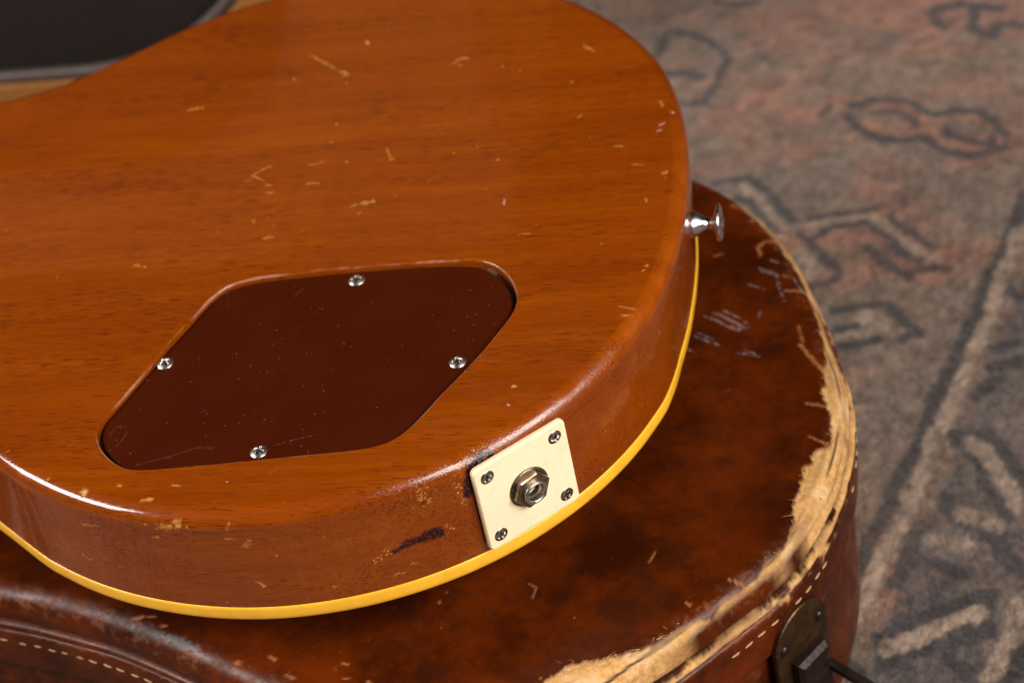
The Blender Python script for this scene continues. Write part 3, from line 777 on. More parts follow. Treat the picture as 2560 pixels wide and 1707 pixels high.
    low = np.clip((strip*(.35+.75*np.repeat(np.clip(w/8, 0, 1), R)) + pat*.55 - .62)*4, 0, 1)*(z_ < -12.6)*np.clip(e_*2, 0, 1)
    lowspot = 0*((vnoise(np.c_[s_, z_*2], .5, 61)+vnoise(V, 1.3, 62)*.5) > .85)*(z_ < -19)*.7
    # leather hangs on over the shoulder where the tear is shallow
    hold = np.clip(1-heavy*1.6, 0, 1)*np.clip((-z_-2.5)/3, 0, 1)*(z_ > -12.6)*np.clip((vnoise(np.c_[s_, z_], .12, 63)+.75)*2, 0, 1)
    fray = fray*(1-np.clip(hold*1.2, 0, 1))
    fray = np.maximum(fray, np.maximum(low, lowspot*e_))
    stain = np.clip(vnoise(np.c_[s_, o_*3], .05, 47)*.7+vnoise(np.c_[s_*.4, (o_+z_)*3], .35, 48)*.8-.25, 0, 1)*(1-np.clip((o_+w_)/-1, 0, 0))
    layer = vnoise(np.c_[s_*.045, (o_+z_)*.95], 1.0, 71)*.7+vnoise(np.c_[s_*.12, (o_+z_)*1.9], 1.0, 72)*.5
    stain = np.maximum(stain, np.clip(layer*1.6-.1, 0, .9)*np.clip((o_+9)/3, 0, 1))
    crack = np.clip(1.6-np.abs(z_+12.9)/.8, 0, 1)*np.clip(e_*2, .3, 1)
    crack = np.maximum(crack, fray*np.clip(1.5-np.abs(o_+3.2+vnoise(np.c_[s_, s_], .03, 49)*1.5)/.42, 0, 1)*np.clip(heavy*2+.2, 0, 1)*np.clip(vnoise(np.c_[s_, s_], .02, 50)*3+2, 0, 1)*(z_ > -9))
    rub = np.exp(-((o_+3.2)/3.6)**2)*(z_ > -9)*.55 + np.exp(-((z_+15.5)/1.2)**2)*.3 + np.exp(-((z_+19.2)/.5)**2)*.8
    masks = {k: np.zeros(len(V)) for k in ('w', 't', 'u')}
    Q = V[:, :2]
    for i, (k, wd, l) in enumerate(LID_MARKS):
        top = np.nonzero(z_ > -8)[0]; mk = np.zeros(len(top))
        stamp(mk, Q[top], l, max(wd*(.75 if k == 't' else .62), .3), .8 if k != 'u' else .5, .6, 100+i, .9)
        if k == 'w': mk *= np.clip(vnoise(Q[top], .9, 70+i)*.9+.35, 0, .7)
        masks[k][top] = np.maximum(masks[k][top], mk*(.8 if k == 't' else 1))
    rag = masks['t']
    # relief: torn skin stands proud of the bared board, fibres are lumpy
    nrm = np.repeat(np.c_[nn, np.zeros(N)], R, 0)*np.clip(-z_/9, 0, 1)[:, None]; nrm[:, 2] = np.clip(1+z_/9, 0, 1)
    V = V + nrm*(-.75*np.maximum(fray*(z_ > -9), rag*.5) + fray*vnoise(V, .9, 51)*.15 + vnoise(V, .05, 52)*.35 - heavy*fray*np.clip(vnoise(np.c_[s_, o_*4], .12, 53), 0, 1)*.5)[:, None]
    F = grid_faces(N, R, True)[:, ::-1]
    lid = mesh_obj('lid', V, F, M_LEATHER, root, attrs={'fray': fray, 'rub': rub, 'scuff': masks['w'], 'gouge': rag, 'blue': masks['u'], 'stain': stain, 'crack': np.clip(crack, 0, 1)})
    zeros = lambda n: {k: np.zeros(n) for k in ('fray', 'rub', 'scuff', 'gouge', 'blue', 'stain', 'crack')}
    inner = P2[:, 0]; k = 3
    panel = np.c_[inner[::k], np.full(len(inner[::k]), Z_CASE-.02)]
    mesh_obj('lid_panel', panel, [list(range(len(panel)))], M_LEATHER, lid, smooth=False, attrs=zeros(len(panel)))
    # lower half of the case
    rows = [(-9, -40.3), (-3.2, -40.4), (-2.4, -41.2), (-2.2, -44), (-2.2, -70), (-2.2, -100), (-3, -106), (-6, -109), (-14, -109.9)]
    k = 4; Ok, nk = O[::k], nn[::k]; n = len(Ok)
    V = np.stack([np.c_[Ok+nk*a, np.full(n, Z_CASE+z)] for a, z in rows], 1).reshape(-1, 3)
    F = grid_faces(n, len(rows), True)[:, ::-1].tolist(); F.append([i*len(rows)+len(rows)-1 for i in range(n)][::-1])
    at = zeros(len(V)); at['rub'] = np.tile(np.array([0, .6, .8, .2, .05, .05, .5, .6, 0]), n)
    mesh_obj('lower_shell', V, F, M_LEATHER, root, attrs=at)
    # stitches along the edge strip
    def capsule(L, r):
        u = np.linspace(-1, 1, 6); V, nv = [], 6
        for x in u:
            rad = r*math.sqrt(max(0, 1-x*x*.93))
            for a in np.linspace(0, 2*np.pi, nv, endpoint=False): V.append((x*L/2, rad*math.cos(a), rad*math.sin(a)*.75 - .12*abs(x)*L/4))
        return np.array(V), grid_faces(6, nv).tolist() + [[i*6+5, (i+1)*6+5, (i+1)*6, i*6] for i in range(5)]
    Vc, Fc = capsule(3.9, .50)
    proto = None
    for s in np.arange(-640, 200, 6.6):
        i = int(np.argmin(np.abs(Su-s)))
        if vis[i] < .5: continue
        if s > 0 and O[i, 1] > 30: continue
        if O[i, 1] > -20 and O[i, 0] < 205: continue
        if e_[i*R] > .5 and rng.random() < .4: continue          # worn away in places
        T = np.array([-nn[i, 1], nn[i, 0], 0]); n3 = np.array([nn[i, 0], nn[i, 1], 0]); up = np.array([0, 0, 1.])
        tilt = rng.normal(0, .06); X = T*math.cos(tilt)+up*math.sin(tilt); Y = np.cross(n3, X)
        mw = frame(np.r_[O[i]+nn[i]*1.85, Z_CASE-24.5+rng.normal(0, .25)], X, Y, n3)
        if proto is None:
            proto = mesh_obj('stitch', Vc, Fc, M_THREAD, None); o = proto
        else: o = proto.copy(); scene.collection.objects.link(o)
        link_child(o, root, mw)
    # loose fibres at the tear
    V, F = [], []
    idx = np.nonzero((w > 4) & (edge > .9))[0]
    for _ in range(170):
        i = int(rng.choice(idx)); dd = w[i]+rng.normal(0, 1.2) if rng.random() < .55 else rng.uniform(-1.5, 3)
        b = np.r_[O[i]-nn[i]*dd, Z_CASE-(.2 if dd > 8 else rng.uniform(.5, 9)*(dd < 3))]
        T = np.array([-nn[i, 1], nn[i, 0], 0])
        d = (T*rng.normal(0, 1)+np.r_[nn[i]*rng.normal(0 if dd > 3 else .9, .5), rng.uniform(.05, .45)]); d /= np.linalg.norm(d)
        L = rng.uniform(1.2, 4.5)*(1.6 if rng.random() < .08 else 1); wd = rng.uniform(.06, .2)
        sd = np.cross(d, [0, 0, 1.]); sd /= max(np.linalg.norm(sd), 1e-6); bend = np.array([0, 0, -rng.uniform(0, .5)*L*.3])
        k = len(V); mid = b+d*L*.55
        V += [b-sd*wd, b+sd*wd, b+np.array([0, 0, wd]), mid-sd*wd*.7, mid+sd*wd*.7, mid+np.array([0, 0, wd*.7]), b+d*L+bend]
        F += [[k, k+1, k+4, k+3], [k+1, k+2, k+5, k+4], [k+2, k, k+3, k+5], [k+3, k+4, k+6], [k+4, k+5, k+6], [k+5, k+3, k+6]]
    fb = mesh_obj('torn_fibres', np.array(V), F, M_THREAD, lid); fb['kind'] = 'stuff'
    # latch on the end of the case
    i = int(np.argmin(np.linalg.norm(O-np.array([191.5, -115.]), axis=1)))
    T = np.array([-nn[i, 1], nn[i, 0], 0]); n3 = np.array([nn[i, 0], nn[i, 1], 0]); up = np.array([0, 0, 1.])
    org = np.r_[O[i]+nn[i]*1.5, Z_CASE-46.0]
    mw = frame(org, T, up, n3)      # local x along the wall, y up, z outward
    def slab(outline, z0, z1, bev):
        Lp = np.array(outline, float); n = len(Lp); c = Lp.mean(0); nl = normals2d(Lp)
        rows = [(0, z0), (0, z1-bev), (-bev, z1)]
        V = np.stack([np.c_[Lp+nl*a, np.full(n, z)] for a, z in rows], 1).reshape(-1, 3)
        F = grid_faces(n, 3, True).tolist() + [[j*3+2 for j in range(n)], [j*3 for j in range(n)][::-1]]
        return V, F
    arch = [(-15, -40), (15, -40), (15, 6)] + [(15*math.cos(a), 6+14*math.sin(a)) for a in np.linspace(.1, math.pi-.1, 21)] + [(-15, 6)]
    def latch_part(name, V, F, mat, parent, smooth=False, dep=0):
        o = mesh_obj(name, V, F, mat, None, smooth); o.parent = parent; o.matrix_parent_inverse = Matrix()
        o.matrix_local = (root.matrix_world.inverted() @ mw) if parent is root else Matrix(); return o
    lt = latch_part('latch', *slab(arch, -.5, 1.6, .5), M_RUST, root)
    for x, y in ((-10.5, 7), (10.5, 7), (-11, -33), (11, -33)):
        Vr, Fr = lathe([(0.01, 3.0), (1.2, 2.9), (2.0, 2.4), (2.4, 1.7), (2.4, 1.3)], 16); latch_part('rivet', Vr+np.array([x, y, 0]), Fr, M_RUST_DARK, lt, True)
    box = lambda x0, x1, y0, y1: [(x0, y0), (x1, y0), (x1, y1), (x0, y1)]
    latch_part('hinge_block', *slab(box(-8, 8, -13, -2), 1.4, 7.0, 2.0), M_RUST_DARK, lt)
    latch_part('catch', *slab(box(-11, 11, -38, -14), 1.4, 4.2, .8), M_RUST_DARK, lt)
    # lever hangs open, pointing away from the wall
    V, F = slab(box(9.5, 13, -1.3, 1.3), 2, 46, .5); V = V.copy(); V[:, 1] += -19 - (V[:, 2]-2)*.30; V[:, 0] += (V[:, 2]-2)*.12
    latch_part('lever', V, F, M_RUST_DARK, lt)
build_case()

# ------------------------------------------------------------------ electric guitar
TH = np.radians(np.arange(0, 141, 20))
def polar_r(th):
    th = np.abs(th); k = np.array(K_RADII); i = np.clip((th/np.radians(20)).astype(int), 0, len(k)-2); u = th/np.radians(20)-i
    kk = np.r_[k[1], k, 2*k[-1]-k[-2]]; a, b, c, d = kk[i], kk[i+1], kk[i+2], kk[i+3]
    return .5*(2*b+(c-a)*u+(2*a-5*b+4*c-d)*u*u+(3*b-a-3*c+d)*u**3)
def body_outline():
    th = np.radians(np.arange(-118, 119, 4)); P = np.c_[polar_r(th)*np.cos(th), polar_r(th)*np.sin(th)]
    tail = [(151.0, -67), (155.4, -50), (158.0, -31), (159.1, -13), (159.3, 0), (159.0, 13), (157.4, 31), (154.6, 49), (150.5, 66)]
    deg = np.degrees(th); P = P[deg < -26].tolist() + tail + P[deg > 26].tolist()
    far = [(-97.6, 116.6), (-112.0, 106.0), (-121, 100.6), (-133, 95.8), (-143.4, 93.1), (-165, 91.5), (-190, 96), (-215, 105), (-240, 113), (-262, 114), (-280, 105), (-291, 88), (-295, 65), (-295, 33)]
    cut = [(-295, -30), (-270, -36), (-248, -46), (-239, -62), (-245, -80), (-262, -98), (-269, -112), (-259, -121), (-238, -119), (-215, -109), (-190, -98), (-165, -92), (-143.4, -93.1), (-133, -95.8), (-121, -100.6), (-112, -106), (-97.6, -116.6)]
    return spline(P+far+cut, lambda q: .5 if q[0] > -150 else 4.0)
CAV = [(-.2, -40.1), (14.4, -38.5), (37.6, -37.0), (59.3, -36.4), (74.1, -36.3), (84.6, -37.2), (91.8, -41.2), (97.8, -49), (101.4, -59.2), (101.0, -66.7), (97.6, -76.1), (92.6, -87.2), (87, -98.2), (80.9, -108.8), (75.5, -119.4),
    (70.5, -127.4), (64.5, -132.8), (53.9, -135.6), (39, -136.8), (19.8, -138.4), (-.9, -140.1), (-21.9, -141.1), (-29.7, -138.5), (-37.2, -131.7), (-41.4, -124.1), (-42, -116), (-38, -106.1), (-32.1, -90.9), (-27.2, -77.3), (-21.3, -63.6), (-16.4, -51.8), (-10.5, -43.8)]

def build_guitar():
    root = thing('electric_guitar', 'honey brown mahogany electric guitar lying face down on the case', 'guitar', (0, 0, Z_CASE))
    O = smooth_closed(body_outline(), 3); N = len(O); nn = smooth_closed(normals2d(O), 6); nn /= np.linalg.norm(nn, axis=1)[:, None]
    RAD = 6.2
    # profile rows: roundover then side wall
    ph = np.radians(np.linspace(0, 90, 13)); prof = [(-RAD+RAD*math.sin(a), -RAD+RAD*math.cos(a)) for a in ph]
    prof += [(0, z) for z in np.arange(-6.8, -44.3, -.62)] + [(-.05, -44.4), (-.6, -44.8), (-.9, -50)]
    R = len(prof); pr = np.array(prof)
    V = np.concatenate([O[:, None, :]+nn[:, None, :]*pr[None, :, :1], np.broadcast_to(pr[None, :, 1:], (N, R, 1))], -1).reshape(-1, 3)
    # the side leans in a little at the tail
    lean = smooth_closed(np.clip((O[:, 0]-138)/14, 0, 1)*np.clip((75-np.abs(O[:, 1]-5))/25, 0, 1), 40)
    V[:, :2] -= np.repeat(nn*lean[:, None], R, 0)*(np.clip(-V[:, 2]-4, 0, 50)/45*2.2)[:, None]
    F = [grid_faces(N, R, True)[:, ::-1]]
    # back, region A: rings between the control cavity and the outline
    XC = -152.0
    row0 = V.reshape(N, R, 3)[:, 0, :2]
    ins = row0[:, 0] > XC
    st = int(np.nonzero(ins & ~np.roll(ins, 1))[0][0]); order = (np.arange(N)+st) % N; arc = order[:int(ins.sum())]
    a, b = row0[arc[-1]], row0[arc[0]]
    cutn = 60; cutl = a+(b-a)*(np.arange(1, cutn)/cutn)[:, None]
    outer = np.vstack([row0[arc], cutl]); M = len(outer); c = np.array([29., -88.])
    cav = smooth_closed(spline(CAV, .8), 10); cav = cav[np.argsort(np.arctan2(cav[:, 1]-c[1], cav[:, 0]-c[0]))]
    ca = np.arctan2(cav[:, 1]-c[1], cav[:, 0]-c[0]); cr = np.linalg.norm(cav-c, axis=1)
    oa = np.arctan2(outer[:, 1]-c[1], outer[:, 0]-c[0]); rc = np.interp(oa, np.r_[ca-2*np.pi, ca, ca+2*np.pi], np.r_[cr, cr, cr])
    dirs = np.c_[np.cos(oa), np.sin(oa)]; ro = np.linalg.norm(outer-c, axis=1)
    G = 300; t = np.linspace(0, 1, G)**1.15
    LIP = .7
    rc2 = rc+LIP
    ringsP = c+dirs[:, None, :]*(rc2[:, None]+(ro-rc2)[:, None]*t[None, :-1])[..., None]
    base = len(V)
    VB = np.concatenate([ringsP, np.zeros((M, G-1, 1))], -1).reshape(-1, 3)
    idx = np.empty((M, G), np.int64); idx[:, :-1] = base+np.arange(M*(G-1)).reshape(M, G-1)
    cutbase = base+len(VB)
    idx[:len(arc), -1] = arc*R; idx[len(arc):, -1] = cutbase+np.arange(cutn-1)
    VC = np.c_[cutl, np.zeros(cutn-1)]
    i2 = np.roll(idx, -1, 0)
    F.append(np.stack([idx[:, :-1], idx[:, 1:], i2[:, 1:], i2[:, :-1]], -1).reshape(-1, 4))
    # cavity lip and wall
    wall = [(.45, -.08), (.2, -.25), (.05, -.55), (0, -1.0), (0, -1.8), (0, -2.6), (0, -3.6)]
    VW = np.concatenate([c+dirs[:, None, :]*(rc[:, None]+np.array([w[0] for w in wall])[None])[..., None], np.broadcast_to(np.array([w[1] for w in wall])[None, :, None], (M, len(wall), 1))], -1).reshape(-1, 3)
    wb = cutbase+cutn-1; nw = len(wall); iw = np.empty((M, nw+1), np.int64); iw[:, 0] = idx[:, 0]; iw[:, 1:] = wb+np.arange(M*nw).reshape(M, nw)
    j2 = np.roll(iw, -1, 0)
    F.append(np.stack([iw[:, 1:], iw[:, :-1], j2[:, :-1], j2[:, 1:]], -1).reshape(-1, 4))
    V = np.vstack([V, VB, VC, VW])
    jag = c+dirs*rc[:, None]
    # wear masks
    names = {'c': 'chip', 's': 'scratch', 'w': 'pale', 'b': 'burn', 'g': 'gold', 'd': 'dark', 'r': 'red', 'k': 'dark'}
    at = {k: np.zeros(len(V)) for k in ('chip', 'scratch', 'pale', 'burn', 'gold', 'dark', 'red', 'blister')}
    for i, (k, w, l) in enumerate(MARKS):
        ww = max(w, .34 if k in 'cw' else .16)
        if k == 'g': stamp(at['gold'], V, l, w*.6, .6, w*.6, i, 1.0, .35)
        elif k == 'b': stamp(at['burn'], V, l, w, .55, .9, i, 1.0, .45)
        elif k == 'k': stamp(at['dark'], V, l, ww, .3, .3, i, .22, .6)
        elif k == 's': stamp(at['scratch'], V, l, ww*.8, .9, .35, i, .30 if w < .15 else .6, .35)
        else: stamp(at[names[k]], V, l, ww*(.85 if k == 'c' else .8), 1.1, .4, i, .85 if k == 'c' else .65, None, .8)
    # small nicks scattered over the back and along the edge
    for i in range(90):
        if i < 34: p0 = np.array([rng.uniform(-120, 140), rng.uniform(-60, 140), 0.])
        else:
            j = int(rng.choice(arc)); p0 = V[j*R+int(rng.integers(0, 60))]
        d = np.array([rng.normal(0, 1.6), rng.normal(0, .5), 0.]); kd = ('scratch', 'chip', 'red', 'pale')[int(rng.choice(4, p=[.62, .22, .08, .08]))]
        stamp(at[kd], V, [p0, p0+d*(1.5 if kd == 'scratch' else .4)], rng.uniform(.12, .26), .5, .3, 400+i, .55)
    # bare, chipped lip of the cavity on its far side
    lipd = np.zeros(len(V)); sl = slice(wb, wb+M*nw)
    lipn = np.clip(vnoise(VW, .06, 77)*.7+vnoise(VW, .5, 76)*.25+.45, 0, 1)*(VW[:, 2] > -.7)
    at['pale'][sl] = np.maximum(at['pale'][sl], lipn*.30)
    first = base+np.arange(M)*(G-1)
    at['chip'][first] = np.clip(vnoise(V[first], .3, 78)*2-.5, 0, .6)
    ang = np.degrees(np.arctan2(V[:, 1], V[:, 0]))
    bl = np.clip((ang+72)/14, 0, 1)*np.clip((-22-ang)/10, 0, 1)*(V[:, 2] < .01)*(V[:, 2] > -9)
    at['blister'] = bl*np.clip(.75+vnoise(V, .12, 79)*.9, 0, 1)
    edge = np.clip((ang+48)/18, 0, 1)*np.clip((22-ang)/14, 0, 1)*np.exp(-((V[:, 2]+1.6)/1.7)**2)*(V[:, 2] < -.01)*(np.hypot(V[:, 0], V[:, 1]) > 130)
    at['scratch'] = np.maximum(at['scratch'], edge*np.clip(.62+vnoise(V, .15, 81)*.4+vnoise(V, .9, 82)*.25, 0, .9))
    at['blister'] = np.maximum(at['blister'], at['gold']*.8)
    body = mesh_obj('body', V, np.vstack(F), M_WOOD, root, attrs=at)
    # rest of the back beyond the waist (outside the picture)
    rest = [i for i in order[len(arc)-1:]] + [arc[0]]
    PB = np.vstack([row0[rest]])
    zz = {k: np.zeros(len(PB)) for k in at}
    mesh_obj('back_panel', np.c_[PB, np.zeros(len(PB))], [list(range(len(PB)))], M_WOOD, body, smooth=False, attrs=zz)
    # floor of the control cavity
    fl = c+dirs[::6]*(rc[::6]+.2)[:, None]
    zz = {k: np.zeros(len(fl)) for k in at}
    zz['dark'] += .85
    mesh_obj('cavity_floor', np.c_[fl, np.full(len(fl), -3.55)], [list(range(len(fl)))], M_WOOD, body, smooth=False, attrs=zz)
    # binding
    bp = [(-.8, -43.95), (.12, -43.98), (.30, -44.3), (.36, -45.5), (.38, -47), (.34, -48.6), (.15, -49.8), (-.35, -50.4), (-1.2, -50.6), (-3, -50.7)]
    kk = 2; Ob, nb = O[::kk], nn[::kk]
    VBd = np.stack([np.c_[Ob+nb*a, np.full(len(Ob), z)] for a, z in bp], 1).reshape(-1, 3)
    VBd[:, :2] += np.repeat(nb, len(bp), 0)*(vnoise(VBd, .08, 80)*.06)[:, None]
    VBd[:, :2] -= np.repeat(nb*lean[::kk][:, None], len(bp), 0)*(np.clip(-VBd[:, 2]-4, 0, 50)/45*2.2)[:, None]
    mesh_obj('binding', VBd, grid_faces(len(Ob), len(bp), True)[:, ::-1], M_BIND, root)
    # carved maple top (faces down)
    Oc, nc = O[::12], nn[::12]; rows = []
    for f, z in ((1, -50.5), (.96, -51.0), (.85, -53.5), (.7, -57.5), (.5, -61), (.25, -63), (.02, -63.4)):
        rows.append(np.c_[(Oc-nc*2.5-np.array([-60, 0]))*f+np.array([-60, 0]), np.full(len(Oc), z)])
    Vt = np.stack(rows, 1).reshape(-1, 3); mesh_obj('carved_top', Vt, grid_faces(len(Oc), 7, True)[:, ::-1], M_MAPLE, root)
    def boxm(name, x0, x1, y0, y1, z0, z1, mat, bev=1.0):
        q = [(x0, y0), (x1, y0), (x1, y1), (x0, y1)]; rows = []
        for ins_, z in ((bev, z0), (0, z0+bev), (0, z1-bev), (bev, z1)):
            rows.append([(x0+ins_, y0+ins_, z), (x1-ins_, y0+ins_, z), (x1-ins_, y1-ins_, z), (x0+ins_, y1-ins_, z)])
        Vx = np.array(rows).transpose(1, 0, 2).reshape(-1, 3); Fx = grid_faces(4, 4, True).tolist()+[[3, 7, 11, 15], [12, 8, 4, 0]]
        return mesh_obj(name, Vx, Fx, mat, root, smooth=False)
    boxm('tailpiece', 36, 50, -50, 50, -80, -62.5, M_NICKEL_BRIGHT, 2)
    boxm('bridge', 2, 14, -44, 44, -79.5, -62.5, M_NICKEL_BRIGHT, 2)
    boxm('pickup', -30, 8-14, -36, 36, -72, -62, M_NICKEL_BRIGHT, 2); boxm('pickup', -130, -94, -36, 36, -72, -61, M_NICKEL_BRIGHT, 2)
    for x, y in ((30, -70), (74, -52), (58, -92), (10, -100)):
        Vk, Fk = lathe([(.01, -78), (11, -78), (12, -70), (12.5, -55), (.01, -54)], 24); mesh_obj('control_knob', Vk+np.array([x, y, 0]), Fk, M_ROSEWOOD, root)
    # neck, fingerboard and headstock, outside the picture
    a = np.linspace(np.pi, 0, 13); rowsn = []
    for x, hw, dp in ((-285, 28, 26), (-330, 27, 23), (-500, 24, 22), (-700, 22, 20), (-745, 21.5, 20)):
        rowsn.append(np.c_[np.full(13, x), hw*np.cos(a), -44+dp*np.sin(a)])
    Vn = np.vstack(rowsn); mesh_obj('neck', Vn, grid_faces(5, 13).tolist()+[list(range(13)), list(range(52, 65))[::-1]], M_MAPLE, root)
    boxm('fingerboard', -745, -160, -27, 27, -51, -44, M_ROSEWOOD)
    Vh, Fh = [], []
    hs = [(-744, -21), (-744, 21), (-790, 38), (-900, 44), (-925, 30), (-915, 0), (-925, -30), (-900, -44), (-790, -38)]
    for dz in (-46, -32): Vh += [(x, y, dz+(-744-x)*.30) for x, y in hs]
    n = len(hs); Fh = [list(range(n)), list(range(n, 2*n))[::-1]]+[[i, i+n, (i+1) % n+n, (i+1) % n] for i in range(n)]
    mesh_obj('headstock', np.array(Vh), Fh, M_MAPLE, root, smooth=False)

    # ---- control cavity cover
    d1 = np.array([math.cos(math.radians(40)), math.sin(math.radians(40))])
    PC = c+dirs*(rc-.45)[:, None]; rel = PC-c; al = rel@d1; PC = PC-np.outer(np.sign(al)*np.clip(np.abs(al)-55, 0, 40)*.06, d1) - d1*.6
    PC = PC[::2]; m = len(PC); nb = normals2d(PC); prows = [(-.0, -3.5), (0, -2.05), (-.12, -1.82), (-.4, -1.72)]
    VP = [np.c_[PC+nb*q, np.full(m, z)] for q, z in prows]
    GR = 130; cc = PC.mean(0)
    for f in np.linspace(1, 0, GR)[1:]:
        VP.append(np.c_[cc+(PC-nb*.4-cc)*f, np.full(m, -1.72)])
    VP = np.stack(VP, 1).reshape(-1, 3); rws = len(prows)+GR-1
    hair = np.zeros(len(VP))
    for ln in ([(-38, -121), (-36.5, -117), (-33, -117.5)], [(-34, -127), (-32.5, -123), (-32, -120)], [(-24, -137), (-12, -133), (-4, -129.5), (2, -130)], [(-7, -112), (-5.5, -110.5), (-4, -112.5)], [(16, -50), (17.5, -47), (19, -45.5)], [(-14, -133), (-12.5, -134.5)], [(24, -130), (33, -127), (38, -125.5)]):
        stamp(hair, VP[:, :2], ln, .13, .4, .25, 5, .9)
    cover = mesh_obj('control_cover', VP, grid_faces(m, rws, True), M_COVER, root, attrs={'hair': hair})
    # ---- cross-head screws
    def screw_mesh(R0, H, name, mat, slot=.26):
        nr, na = 26, 56; V = []
        rs = np.linspace(0, 1, nr)**.9
        for ai in range(na):
            an = 2*np.pi*ai/na
            for r in rs:
                x, y = r*math.cos(an), r*math.sin(an); z = H*(1-r**2.6)*.9 + H*.1*(1-r)
                d = min(abs(x), abs(y)); e = max(abs(x), abs(y))
                cut = min(1, max(0, (slot*.62-d)/.05))*min(1, max(0, (.62-e)/.08))
                z -= cut*H*.85
                V.append((x*R0, y*R0, z))
            V.append((math.cos(an)*R0, math.sin(an)*R0, -.6))
        o = mesh_obj(name, np.array(V), grid_faces(na, nr+1, True), mat, None)
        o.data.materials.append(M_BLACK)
        for pl in o.data.polygons:      # shade inside the cross recess, coloured in as near-black faces
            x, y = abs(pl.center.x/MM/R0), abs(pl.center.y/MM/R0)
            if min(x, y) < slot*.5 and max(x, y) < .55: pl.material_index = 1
        return o
    proto = None
    for (x, y), rz in zip(((38.5, -42.5), (-26.4, -84.1), (83.7, -91.3), (19.2, -132.9)), (.2, .75, .35, 1.25)):
        X = np.array([math.cos(rz), math.sin(rz), 0]); Y = np.array([-math.sin(rz), math.cos(rz), 0])
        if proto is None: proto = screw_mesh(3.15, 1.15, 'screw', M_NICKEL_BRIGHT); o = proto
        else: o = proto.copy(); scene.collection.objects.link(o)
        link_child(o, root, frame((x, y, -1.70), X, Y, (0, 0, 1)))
    # ---- jack plate
    e = 1e-3; pt = lambda q: polar_r(np.array([q]))[0]*np.array([math.cos(q), math.sin(q)])
    T = pt(JACK_THETA+e)-pt(JACK_THETA-e); T /= np.linalg.norm(T); nj = np.array([T[1], -T[0]]); pc = pt(JACK_THETA)
    T3 = np.array([T[0], T[1], 0]); n3 = np.array([nj[0], nj[1], 0]); up = np.array([0, 0, 1.])
    mw = frame(np.r_[pc, JACK_Z-19.05], T3, up, n3)
    def part(name, Vx, Fx, mat, parent, smooth, loc):
        o = mesh_obj(name, Vx, Fx, mat, None, smooth); link_child(o, parent, loc); bpy.context.view_layer.update(); return o
    h = 19.05; cr_ = 2.2; lp = []
    for cx, cy, a0 in ((h-cr_, -h+cr_, -90), (h-cr_, h-cr_, 0), (-h+cr_, h-cr_, 90), (-h+cr_, -h+cr_, 180)):
        for q in np.linspace(a0, a0+90, 9): lp.append((cx+cr_*math.cos(math.radians(q)), cy+cr_*math.sin(math.radians(q))))
    lp = np.array(lp); n = len(lp); nl = normals2d(lp)
    def stack(rows): return np.stack([np.c_[lp+nl*a_, np.full(n, z)] for a_, z in rows], 1).reshape(-1, 3)
    rows = [(0, .05), (0, 1.15)]
    core = part('plate_core', stack(rows), grid_faces(n, 2, True), M_CREAM_CORE, root, False, mw)
    rows = [(.0, 1.15), (-.05, 1.2), (-.15, 1.7), (-.4, 2.05), (-.75, 2.15)]
    Vp = stack(rows); Fp = grid_faces(n, len(rows), True).tolist(); Fp.append([j*len(rows)+len(rows)-1 for j in range(n)])
    plate = part('jack_plate', Vp, Fp, M_CREAM, root, False, mw)
    plate['label'] = 'cream square plastic plate'
    core.name = 'jack_plate_core'
    core.parent = plate; core.matrix_parent_inverse = Matrix(); core.matrix_local = Matrix()
    proto = None
    for (x, y), rz in zip(((-14.0, 13.7), (14.0, 13.7), (14.0, -13.7), (-14.0, -13.7)), (.5, .15, .9, .4)):
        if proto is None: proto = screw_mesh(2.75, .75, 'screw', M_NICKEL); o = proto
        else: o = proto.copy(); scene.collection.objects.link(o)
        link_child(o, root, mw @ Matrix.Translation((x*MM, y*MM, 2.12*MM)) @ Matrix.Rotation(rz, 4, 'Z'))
    jm = mw @ Matrix.Translation((.3*MM, -.2*MM, 0))
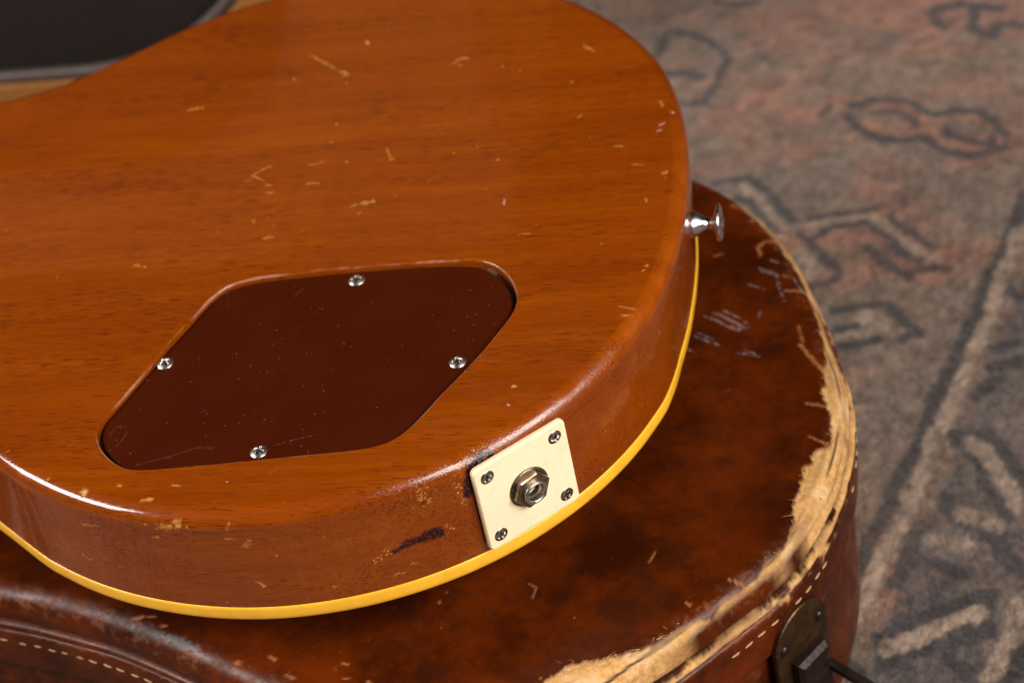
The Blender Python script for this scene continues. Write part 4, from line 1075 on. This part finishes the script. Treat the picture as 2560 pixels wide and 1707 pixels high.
    sock = part('output_jack', *lathe([(3.2, -8), (3.15, 6.3), (3.3, 6.9), (3.7, 7.25), (4.1, 7.25), (4.45, 6.9), (4.5, 6.3), (4.3, 6.0), (4.5, 5.7), (4.3, 5.4), (4.5, 5.1), (4.3, 4.8), (4.5, 4.5), (4.5, 2)], 48), M_NICKEL_BRIGHT, root, True, jm)
    part('washer', *lathe([(4.4, 2.2), (4.4, 2.9), (7.2, 2.95), (7.75, 2.75), (7.8, 2.2)], 48), M_WASHER, sock, True, jm)
    hexp = []
    for q in range(6):
        for s_ in (-.02, .02): hexp.append((7.15*math.cos(math.radians(60*q)+s_), 7.15*math.sin(math.radians(60*q)+s_)))
    hexp = np.array(hexp); rows = []
    for kx, z in ((1, 2.9), (1, 4.9), (.93, 5.35)): rows.append(np.c_[hexp*kx, np.full(12, z)])
    circ = np.array([(4.55*math.cos(math.radians(60*(q//2))+(.02 if q % 2 else -.02)), 4.55*math.sin(math.radians(60*(q//2))+(.02 if q % 2 else -.02))) for q in range(12)])
    rows.append(np.c_[circ, np.full(12, 5.4)])
    Vn = np.stack(rows, 1).reshape(-1, 3)
    part('hex_nut', Vn, grid_faces(12, 4, True), M_NUT, sock, False, jm @ Matrix.Rotation(math.radians(8), 4, 'Z'))
    part('jack_socket', *lathe([(.01, -6), (3.1, -6), (3.1, 4.0)], 32), M_BLACK, sock, True, jm)
    # ---- strap button
    x0 = 159.3
    Vb, Fb = lathe([(.01, -2), (5.1, -2), (5.1, .3), (4.9, .9), (4.2, 2.4), (3.2, 3.9), (2.5, 4.9), (2.1, 6.0), (2.1, 7.0), (2.8, 7.9), (5.0, 8.7), (6.8, 9.3), (7.3, 9.9), (7.2, 10.5), (6.3, 10.9), (3.8, 11.0), (3.2, 10.7), (2.8, 11.3), (1.6, 11.7), (.01, 11.8)], 48)
    part('strap_button', Vb, Fb, M_CHROME, root, True, frame((x0, 0, STRAP_Z-1.0), (0, 1, 0), (0, 0, 1), (1, 0, 0)))
build_guitar()
